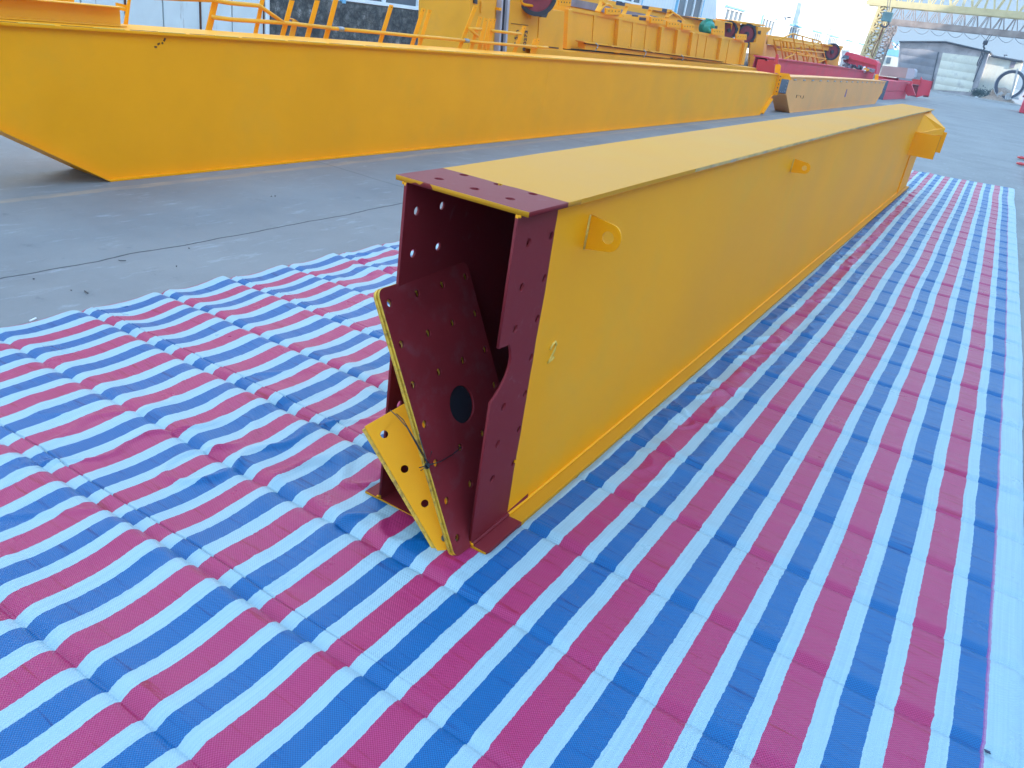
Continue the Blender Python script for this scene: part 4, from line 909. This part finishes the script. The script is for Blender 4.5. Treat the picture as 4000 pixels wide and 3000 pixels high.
M['roll2'] = mat('sunlit_door_sheet', (.66, .64, .54), .8, var=.25, vscale=.5, dirt=(.20, .19, .22), dirt_amt=.8, dscale=.5, build=roll_build)  # right door: sunlight painted in as a paler tone, with darker patches
shed_door([(3498, 352), (3522, 187), (3666, 203), (3632, 352)], M['roll1'])
shed_door([(3645, 350), (3683, 206), (3825, 222), (3793, 360)], M['roll2'])
MB().prism([at(3664, 203, y=YS - .1), at(3668, 203, y=YS - .1), at(3634, 352, y=YS - .1), at(3631, 352, y=YS - .1)], (0, .05, 0)).build('door_edge', M['hook'], sh)
MB().prism([at(3846, 204, y=YS - .1), at(3850, 205, y=YS - .1), at(3805, 320, y=YS - .1), at(3800, 320, y=YS - .1)], (0, .05, 0)).build('corner_pipe', M['hook'], sh)
wsd = thing('annex', (1, YS + 3, 0), 'low cream white lean-to shed with streaked cladding right of the grey shed', 'building')
Q_ = [at(u, v, y=YS + 2) for u, v in ((3806, 366), (3858, 203), (3872, 223), (3994, 245), (3950, 385))]; Q_[0].z = 0; Q_[-1].z = 0
M['cream'] = mat('cream_cladding', (.66, .62, .52), .7, var=.08, vscale=1.2, dirt=(.45, .38, .28), dirt_amt=.4, dscale=1.5, build=clad_build)
MB().prism(Q_, (0, 8, 0)).build('wall', M['cream'], wsd)
r1, r2 = at(3870, 220, y=YS + 1.7), at(3996, 243, y=YS + 1.7); MB().prism([r1, r2, r2 + Vector((0, 0, .12)), r1 + Vector((0, 0, .12))], (0, 9, 0)).build('roof', M['hook'], wsd)
MB().prism([at(u, v, y=YS + 1.9) for u, v in ((3950, 238), (3970, 241), (3960, 265), (3943, 262))], (0, .08, 0)).build('dark_panel', M['greyband'], wsd)
vz = at(3921, 224, y=YS + 4); MB().tube([vz + Vector((0, 0, -.1)), vz + Vector((0, 0, .2)), vz + Vector((.2, 0, .22))], .09, 8).build('roof_vent', M['steel'], wsd)
sb_ = thing('office_building', (-12, YS + 25, 0), 'small cream building with a blue glazed storey, behind the lattice gantry leg', 'building')
YB = 105
Q_ = [at(u, v, y=YB) for u, v in ((3420, 350), (3440, 212), (3512, 224), (3495, 350))]; Q_[0].z = 0; Q_[-1].z = 0
MB().prism(Q_, (0, 10, 0)).build('wall', M['cream'], sb_)
MB().prism([at(u, v, y=YB) for u, v in ((3446, 190), (3514, 196), (3512, 223), (3440, 211))], (0, 8, 0)).build('glazed_storey', M['bluetrim'], sb_)
MB().prism([at(u, v, y=YB) for u, v in ((3455, 160), (3490, 165), (3490, 192), (3450, 188))], (0, 6, 0)).build('upper_storey', M['box_tan'], sb_)
for u, v in ((3470, 232), (3466, 240)):
    pass
wf_ = MB(); MB().prism([at(u, v, y=YB - .1) for u, v in ((3466, 223), (3482, 225), (3476, 249), (3460, 246))], (0, .08, 0)).build('window', M['glass'], sb_)
tr_ = MB()
for a_, b_ in (((3484, 170), (3510, 195)), ((3510, 170), (3484, 195)), ((3486, 158), (3514, 182)), ((3496, 190), (3512, 160))): tr_.bar(at(*a_, y=YB - 6), at(*b_, y=YB - 6), .1)
tag(tr_.build('lattice_frame', M['bluetrim']), 'pale blue lattice frame against the sky left of the grey shed roof', 'lattice')
shell = thing('distant_warehouse', (6, 150, 0), 'pale hazy warehouse seen through the big gear ring', 'building')
MB().box((1.0, 118, 0), (24, 140, 5.2)).build('wall', M['box_grey'], shell)
MB().box((1.0, 117.8, 1.5), (3.2, 117.95, 3.6)).build('door', M['white'], shell)

# ------------------------------------------------------------------ gantry cranes
def truss(p, q, h, dpt, m, parent, n, chord=.16, lat=.05, lower_box=0.):
    "box truss from p to q (bottom chord line of its near face), h high, dpt deep in y"
    p, q = Vector(p), Vector(q); up = Vector((0, 0, h)); bk = Vector((0, dpt, 0))
    for o_, nm in ((Vector((0, 0, 0)), 'bottom_chord'), (bk, 'bottom_chord'), (up, 'top_chord'), (up + bk, 'top_chord')):
        MB().bar(p + o_, q + o_, chord, chord * (1 + (lower_box if nm == 'bottom_chord' else 0))).build(nm, m, parent)
    l_ = MB()
    for i in range(n):
        a, b_ = p.lerp(q, i / n), p.lerp(q, (i + 1) / n); mid = p.lerp(q, (i + .5) / n)
        for o_ in (Vector((0, 0, 0)), bk):
            l_.bar(a + o_, mid + up + o_, lat); l_.bar(mid + up + o_, b_ + o_, lat); l_.bar(mid + o_, mid + up + o_, lat * .8)
        l_.bar(a, a + bk, lat); l_.bar(a + up, a + bk + up, lat); l_.bar(a, b_ + bk, lat * .8)
    l_.build('lattice', m, parent)
def tower(base, top, wd, m, parent, n, ch=.12, lat=.05, name='leg', dep=None):
    base, top = Vector(base), Vector(top); dep = dep or wd; l_ = MB()
    cs = [Vector((sx * wd / 2, sy * dep / 2, 0)) for sx, sy in ((-1, -1), (1, -1), (1, 1), (-1, 1))]
    for c_ in cs: l_.bar(base + c_, top + c_, ch)
    for i in range(n):
        a, b_ = base.lerp(top, i / n), base.lerp(top, (i + 1) / n)
        for k_ in range(4):
            l_.bar(a + cs[k_], b_ + cs[(k_ + 1) % 4], lat); l_.bar(a + cs[(k_ + 1) % 4], b_ + cs[k_], lat); l_.bar(b_ + cs[k_], b_ + cs[(k_ + 1) % 4], lat)
    return l_.build(name, m, parent)
Y1 = 48
G1 = thing('gantry_crane', (-4, Y1, 0), 'nearer pale yellow lattice gantry crane spanning the road', 'gantry crane', 'lattice gantry cranes over the road')
bl_, br_ = at(3480, 14, y=Y1), at(4000, 60, y=Y1)
dx_ = (br_ - bl_) / (br_.x - bl_.x); end = bl_ + dx_ * 14; end.z = bl_.z + (end.z - bl_.z) * .4 + 0
L0 = bl_ - dx_ * 1.2
truss(L0, bl_ + dx_ * 13, 1.5, .9, M['gantry'], G1, 14, chord=.10, lat=.06, lower_box=2.0)
lt = at(3470, 0, y=Y1 + .3); lb = at(3390, 215, y=Y1 + .3); ddl = (lb - lt) / (lb.z - lt.z)
gb = lb + ddl * (0 - lb.z)
tower(gb, lt + ddl * 1.6, .55, M['gantry'], G1, 14, ch=.13, lat=.07)
er = bl_ + dx_ * 13; tower((er.x + .6, Y1 + .3, 0), (er.x - .1, Y1 + .3, er.z + 1.4), .55, M['gantry'], G1, 14, ch=.13, lat=.07)
Y2 = 58
G2 = thing('gantry_crane', (-5, Y2, 0), 'farther rusty beige lattice gantry crane behind the yellow one, cable loops below its beam', 'gantry crane', 'lattice gantry cranes over the road')
bl2, br2 = at(3475, 84, y=Y2), at(4000, 137, y=Y2); dx2 = (br2 - bl2) / (br2.x - bl2.x)
truss(bl2, bl2 + dx2 * 13, 1.05, 1.0, M['gantry2'], G2, 18, chord=.13, lat=.045, lower_box=1.6)
l2t = at(3478, 90, y=Y2 + .4); l2b = at(3420, 250, y=Y2 + .4); dd2 = (l2b - l2t) / (l2b.z - l2t.z); g2 = l2b + dd2 * (0 - l2b.z)
tower(g2, l2t, .7, M['gantry2'], G2, 12, ch=.08, lat=.045)
er2 = bl2 + dx2 * 13; tower((er2.x + .5, Y2 + .4, 0), (er2.x, Y2 + .4, er2.z), .7, M['gantry2'], G2, 12, ch=.08, lat=.045)
cabin = MB(); c0 = at(3470, 98, y=Y2 - .3); 
for a_, b_ in (((3466, 140), (3488, 141)), ((3488, 141), (3500, 125)), ((3500, 125), (3504, 100)), ((3466, 140), (3470, 98)), ((3478, 141), (3482, 99)), ((3466, 118), (3500, 122)), ((3490, 140), (3494, 99))): cabin.bar(at(*a_, y=Y2 - .3), at(*b_, y=Y2 - .3), .07)
cabin.build('ladder_cage', M['gantry2'], G2)
for i_ in range(8):
    u0 = 3500 + i_ * 66; v0 = 99 + (u0 - 3500) * .0985
    MB().tube([at(u0 + 66 * k_ / 10, v0 + 6.5 * k_ / 10 + 25 * (1 - ((k_ - 5) / 5) ** 2), y=Y2 - .1) for k_ in range(11)], .018, 5).build('festoon_cable', M['steel'], G2)
def hookblock(label, px_top, px_blk, px_hook, Yh, m, big=.32):
    o = thing('crane_hook', at(*px_hook, y=Yh), label, 'crane hook', 'hooks hanging from the gantry cranes')
    a, b_ = at(*px_top, y=Yh), at(*px_blk, y=Yh)
    MB().tube([a + Vector((-.06, 0, 0)), b_ + Vector((-.05, 0, 0))], .02, 5).build('hoist_rope', M['hook'], o); MB().tube([a + Vector((.06, 0, 0)), b_ + Vector((.05, 0, 0))], .02, 5).build('hoist_rope', M['hook'], o)
    MB().box(b_ + Vector((-big * .5, -.12, -big * .55)), b_ + Vector((big * .5, .12, big * .35))).build('hook_block', m, o, bev=.03)
    c_ = at(*px_hook, y=Yh)
    MB().tube([b_ + Vector((0, 0, -big * .4)), c_ + Vector((.0, 0, big * .5))] + [c_ + Vector((big * .38 * math.sin(a_), 0, big * .38 * math.cos(a_))) for a_ in [i_ * 1.35 * PI / 9 for i_ in range(1, 10)]], .05, 8).build('hook', M['hook'], o, smooth=True)
hookblock('teal hook block at the left leg of the yellow gantry', (3476, -20), (3467, 62), (3458, 90), Y1 - .6, M['teal'], .5)
hookblock('dark hook hanging over the grey shed roof', (3872, 133), (3850, 165), (3838, 190), Y2 - .4, M['hook'], .26)
ck = MB(); 
ck.tube([at(u, v, y=Y2 - .4) for u, v in ((3836, 198), (3832, 216), (3820, 240), (3816, 255), (3821, 258), (3824, 250), (3830, 236), (3840, 222), (3836, 205))], .03, 6)
tag(ck.build('chain_sling', M['hook']), 'dark chain sling hanging from the hook in front of the paler roller door', 'chain')
cl = MB(); cl.tube([at(u, v, y=Y1 - .6) for u, v in ((3456, 92), (3444, 130), (3425, 180), (3407, 225), (3404, 215), (3412, 185), (3432, 150), (3450, 105))], .03, 6)
cl.tube([at(u, v, y=Y1 - .6) for u, v in ((3406, 228), (3396, 268))], .02, 5)
tag(cl.build('chain_sling', M['rust']), 'rusty rope sling hanging down along the yellow gantry leg', 'chain')

# ------------------------------------------------------------------ red parts and boxes at the far end
RB = thing('red_box_beam', (-4.2, 42, 0), 'two stacked short red box beams with dark ends, beyond the far tan girder', 'steel beam')
for z0, z1 in ((.0, .36), (.38, .80)):
    P0 = [at(3448, 390, z=0), at(3534, 385, z=0)]
    a, b_ = P0; a = Vector((a.x, a.y, 0)); b_ = Vector((b_.x, b_.y, 0))
    nrm = Vector((-(b_ - a).y, (b_ - a).x, 0)).normalized(); 
    if nrm.x > 0: nrm = -nrm
    m1 = MB().prism([a + Vector((0, 0, z0)), b_ + Vector((0, 0, z0)), b_ + Vector((0, 0, z1)), a + Vector((0, 0, z1))], nrm * .62).build('box_beam', M['pinkred'], RB)
    MB().prism([a + Vector((0, -.012, z0)), a + Vector((0, -.012, z1)), a + nrm * .62 + Vector((0, -.012, z1)), a + nrm * .62 + Vector((0, -.012, z0))], (0, .01, 0)).build('end_cap', M['greysteel'], RB)
YR = 45.0
RT = thing('red_bracket', (-4.6, YR, .8), 'long red frame with cut-outs under the dusty pink box', 'steel frame')
def ys_(name, px, t, m, parent, Yq): return MB().prism([at(u, v, y=Yq) for u, v in px], (0, t, 0)).build(name, m, parent)
ys_('frame_side', [(3430, 312), (3432, 296), (3510, 306), (3505, 322), (3458, 316), (3457, 320), (3501, 326), (3560, 330), (3575, 372), (3545, 375), (3530, 350), (3470, 335), (3452, 330)], .3, M['pinkred'], RT, YR)
ys_('frame_back', [(3500, 310), (3566, 318), (3560, 345), (3530, 372), (3500, 345)], .2, M['pinkred'], RT, YR + 3)
BX = thing('cardboard_crate', at(3510, 285, y=44), 'long dusty pink crate with a paler rounded right end, on the red frame', 'crate')
ys_('crate_body', [(3435, 295), (3447, 256), (3547, 266), (3537, 306)], 1.0, M['box_tan'], BX, 44)
ys_('crate_end', [(3537, 306), (3547, 266), (3570, 268), (3576, 276), (3571, 300), (3562, 309)], 1.0, M['box_grey'], BX, 44)
YQ = 50
RE = thing('red_end_carriage', at(3600, 350, y=YQ), 'pinkish red end carriage plate with upright fin, rightmost of the red parts by the shed', 'steel part')
ys_('side_plate', [(3578, 381), (3594, 312), (3598, 300), (3602, 310), (3644, 318), (3634, 350), (3628, 374), (3610, 372)], .25, M['pinkred'], RE, YQ)
ys_('upper_block', [(3560, 328), (3564, 308), (3596, 312), (3592, 332)], .4, M['red'], RE, YQ - .2)
ys_('inner_block', [(3556, 375), (3560, 330), (3592, 334), (3580, 380)], .3, M['darkred'], RE, YQ + .1)
ys_('foot', [(3608, 371), (3628, 374), (3625, 380), (3604, 378)], .3, M['darkred'], RE, YQ + .05)
ys_('fin', [(3640, 325), (3646, 308), (3648, 312), (3640, 345), (3634, 352)], .05, M['darkred'], RE, YQ - .05)
YH = 38
HD = thing('red_hood', at(3360, 250, y=YH), 'faded red hood shaped housing with a grey plate, behind the red girder end', 'machine housing')
ys_('hood_body', [(3293, 222), (3308, 202), (3330, 207), (3420, 236), (3430, 246), (3422, 290), (3398, 282), (3318, 258), (3306, 230)], .9, M['pinkred'], HD, YH)
ys_('hood_lip', [(3312, 226), (3420, 254), (3420, 258), (3312, 230)], .05, M['red'], HD, YH - .06)
ys_('grey_plate', [(3288, 228), (3296, 215), (3315, 218), (3314, 231)], .1, M['greysteel'], HD, YH - .2)
ys_('dark_inside', [(3292, 232), (3310, 232), (3314, 252), (3298, 250)], .1, M['darkred'], HD, YH - .1)
scp = thing('scrap_heap', at(3350, 270, y=YH), 'heap of dark and pale scrap pieces in the red girder mouth under the hood', 'scrap')
for i_ in range(16):
    u_ = 3298 + i_ * 7.2; v_ = 252 + (u_ - 3298) * .20 + rnd.uniform(-2, 6)
    c_ = at(u_, v_, y=YH - .3); s_ = rnd.uniform(.05, .13)
    MB().box(c_ - Vector((s_, s_, s_ * .5)), c_ + Vector((s_, s_, s_ * .5)), rot=Matrix.Rotation(rnd.uniform(0, 3), 3, (rnd.random(), rnd.random(), 1))).build('scrap_piece', rnd.choice([M['hook'], M['greyband'], M['white'], M['orange'], M['hook']]), scp)
stk = thing('white_rack', at(3288, 240, x=-7.2), 'small white slatted rack between the small wheel carriage and the red hood', 'rack')
for k_ in range(5): MB().bar(at(3282 + k_ * 4, 262, x=-7.2), at(3292 + k_ * 4, 196, x=-7.2), .05).build('slat', M['white'], stk)
MB().bar(at(3290, 197, x=-7.2), at(3314, 200, x=-7.2), .06).build('rail', M['white'], stk)

# big gear ring on a stand
YG = 78.6
gc = at(3946, 331, y=YG); RG = (at(3883, 331, y=YG) - gc).length
gr = thing('gear_ring', gc, 'huge upright toothed gear ring standing on the rubble at the right', 'gear ring')
gc.z = max(gc.z, RG + .02)
MB().lathe(gc, (0.12, 1, 0), [(-.2, RG * .955), (-.2, RG), (.2, RG), (.2, RG * .955)], 72).build('outer_rim', M['gearrim'], gr)
MB().lathe(gc, (0.12, 1, 0), [(-.14, RG * .80), (-.14, RG * .954), (.14, RG * .954), (.14, RG * .80)], 72).build('ring_body', M['gear'], gr)
tm = MB(); ax = Vector((.12, 1, 0)).normalized(); uu = ax.orthogonal().normalized(); vv = ax.cross(uu)
for k_ in range(110):
    a_ = 2 * PI * k_ / 110; d = uu * math.cos(a_) + vv * math.sin(a_); tm.bar(gc + d * RG * .805, gc + d * RG * .765, .05, .2, up=ax)
tm.build('gear_teeth', M['gear'], gr)
st_ = MB()
for a_, b_ in (((3892, 372), (3914, 360)), ((3906, 372), (3918, 362)), ((3928, 388), (3930, 370)), ((3936, 390), (3938, 372)), ((3945, 388), (3946, 372)), ((3934, 366), (3950, 367)), ((3948, 380), (3975, 268))): st_.bar(at(*a_, y=YG - .8), at(*b_, y=YG - .8), .12)
st_.build('stand', M['gearrim'], gr)
# rubble heap
def blob(cen, sx, sy, sz, seed, n=2):
    bm = bmesh.new(); bmesh.ops.create_icosphere(bm, subdivisions=n, radius=1); rr_ = random.Random(seed); ph_ = [rr_.uniform(0, 6) for _ in range(6)]
    for v in bm.verts:
        c_ = v.co.copy(); k_ = 1 + .22 * math.sin(c_.x * 3 + ph_[0]) + .2 * math.sin(c_.y * 4 + ph_[1]) + .18 * math.sin(c_.z * 5 + ph_[2])
        v.co = Vector((c_.x * sx * k_, c_.y * sy * k_, c_.z * sz * k_)) + Vector(cen)
    return bm
m_ = MB(); m_.bm.free(); m_.bm = blob((-.4, 79.5, .1), 1.3, 1.2, .75, 3, 3); tag(m_.build('rubble_heap', M['rock'], smooth=False), 'low brown rubble heap at the foot of the gear ring', 'rubble')
ORD = ['leftmost', 'second from the left', 'third from the left', 'fourth from the left', 'middle', 'fourth from the right', 'third from the right', 'second from the right', 'rightmost']
for i_ in range(9):
    u_ = 3812 + i_ * 20.5 + rnd.uniform(-4, 4); c_ = at(u_, 372 + (u_ - 3808) * .19 + rnd.uniform(0, 9), y=78.6 + rnd.uniform(-.1, 1)); s_ = rnd.uniform(.10, .26)
    q_ = MB(); q_.bm.free(); q_.bm = blob((c_.x, c_.y, s_ * .5), s_, s_, s_ * .7, i_, 1)
    o = q_.build('rubble_stone', M['white'] if i_ % 5 == 0 else M['rock']); tag(o, ORD[i_] + (' white' if i_ % 5 == 0 else ' brown') + ' stone of the row along the far kerb', 'stone', 'broken stones along the far kerb')
# dark bush and bin by the shed corner
for i_, (u_, v_, s_) in enumerate(((3812, 362, .4), (3835, 352, .5), (3870, 355, .6))):
    c_ = at(u_, v_, y=YS - .6); q_ = MB(); rr_ = random.Random(i_)
    for _ in range(220):
        p_ = Vector((rr_.gauss(0, .4), rr_.gauss(0, .3), rr_.gauss(0, .35))) * s_ + Vector((c_.x, c_.y, .45)); d = Vector((rr_.random() - .5, rr_.random() - .5, rr_.random() - .5)).normalized() * .09; e_ = d.orthogonal() * .7
        q_.bm.faces.new([q_.bm.verts.new(p_ + d), q_.bm.verts.new(p_ + e_), q_.bm.verts.new(p_ - d)])
    if 'leaf' not in M: M['leaf'] = mat('dull_green_leaves', (.07, .10, .09), .8, var=.4, vscale=20)
    tag(q_.build('bush', M['leaf']), ('small dark bush at the right corner of the grey shed', 'grey green bush at the foot of the cream lean-to', 'grey green bush next to the gear ring')[i_], 'bush')

# red things at the right edge of the yard
rx = thing('red_crate_frame', (1.9, 58, 0), 'faded red steel box at the right edge of the road', 'steel box')
a = at(3979, 440, z=0); ya = min(a.y, 60); x0 = at(3979, 440, y=ya).x
MB().box((x0, ya, .0), (x0 + 2.2, ya + 4, .86)).build('box_body', M['pinkred'], rx, bev=.05)
MB().box((x0 - .12, ya - .05, .86), (x0 + 2.3, ya + 4.1, .95)).build('top_lip', M['darkred'], rx)
for i_, (u_, v_) in enumerate(((3992, 616), (3990, 640))):
    c_ = at(u_, v_, z=.04); q_ = MB().tube([c_ + Vector((.07 * math.cos(a_), .12 * math.sin(a_), .0)) for a_ in [k_ * PI / 8 for k_ in range(16)]], .02, 8, closed=True)
    tag(q_.build('lifting_ring', M['red'], smooth=True), ('red lifting ring lying at the right edge of the road, farther of two', 'red lifting ring lying at the right edge of the road, nearer of two')[i_], 'lifting ring')
rbar = MB().box((1.60, 13.4, 0), (1.76, 16.0, .12)); tag(rbar.build('red_bar', M['red'], bev=.01), 'short red bar on the ground at the right picture edge', 'steel bar')

# ------------------------------------------------------------------ litter on the concrete
def litter(u, v, kind, label):
    c_ = at(u, v, z=.004)
    if kind == 'nail': q_ = MB().tube([c_ + Vector((0, 0, .003)), c_ + Vector((.012, -.03, .003))], .004, 6); m_ = M['white']
    elif kind == 'hook': q_ = MB().tube([c_ + Vector((.0, 0, .003)), c_ + Vector((.01, .0, .003)), c_ + Vector((.018, .012, .003)), c_ + Vector((.024, .022, .003))], .0022, 5); m_ = M['wire']
    elif kind == 'twig': q_ = MB().tube([c_, c_ + Vector((.04, -.01, .004))], .0025, 5); m_ = M['wire']
    else: q_ = MB(); q_.bm.free(); q_.bm = blob(c_ + Vector((0, 0, .003)), .0045, .0045, .003, u, 1); m_ = M['wire']
    o = q_.build({'nail': 'bolt_pin', 'hook': 'bent_wire', 'twig': 'twig', 'dot': 'pebble'}[kind], m_); tag(o, label, {'nail': 'pin', 'hook': 'wire', 'twig': 'twig', 'dot': 'pebble'}[kind], 'small dark pebbles on the concrete' if kind == 'dot' else None)
litter(141, 1246, 'nail', 'tiny white pin on the concrete left of the striped sheet edge')
litter(463, 1018, 'hook', 'small bent dark wire on the concrete below the long joint line')
litter(330, 1136, 'twig', 'short dark twig on the concrete above the sheet, left side')
for u, v, lb in ((133, 1092, 'dark pebble on the concrete near the left picture edge, below the long joint line'), (278, 1136, 'dark pebble on the concrete just left of the short twig'), (690, 1042, 'dark pebble on the concrete halfway between joint line and sheet edge'),
                 (738, 971, 'dark pebble lying right next to the long joint line'), (1060, 768, 'left one of two dark pebbles between the long girder and the joint line'), (1075, 767, 'right one of two dark pebbles between the long girder and the joint line'),
                 (3955, 625, 'dark pebble on the road near the two red lifting rings'), (3843, 657, 'dark pebble on the road beyond the far end of the sheet, left one'), (3925, 690, 'dark pebble on the road closest to the far right sheet corner')):
    litter(u, v, 'dot', lb)
for i_, (u, v) in enumerate(((3843, 2927), (2070, 2040))):
    c_ = at(u, v, z=.012); q_ = MB(); q_.prism([c_, c_ + Vector((.012, .001, 0)), c_ + Vector((.014, -.006, 0)), c_ + Vector((.003, -.006, 0))], (0, 0, .002))
    if i_ == 0: tag(q_.build('plastic_chip', M['navy']), 'small dark blue chip on the white edge strip of the sheet', 'chip')
    else: q_.bm.free()

# ------------------------------------------------------------------ haze
hz_ = MB().box((-60, -45, -1), (60, 160, 24)).build('haze', None)
hm = bpy.data.materials.new('haze_air'); hm.use_nodes = True; nt = hm.node_tree; nt.nodes.remove(nt.nodes['Principled BSDF'])
pv = nt.nodes.new('ShaderNodeVolumePrincipled'); pv.inputs['Density'].default_value = .0017; pv.inputs['Color'].default_value = (.70, .85, 1, 1); pv.inputs['Anisotropy'].default_value = .2
nt.links.new(pv.outputs[0], nt.nodes['Material Output'].inputs['Volume']); hz_.data.materials.append(hm); tag(hz_, kind='stuff')
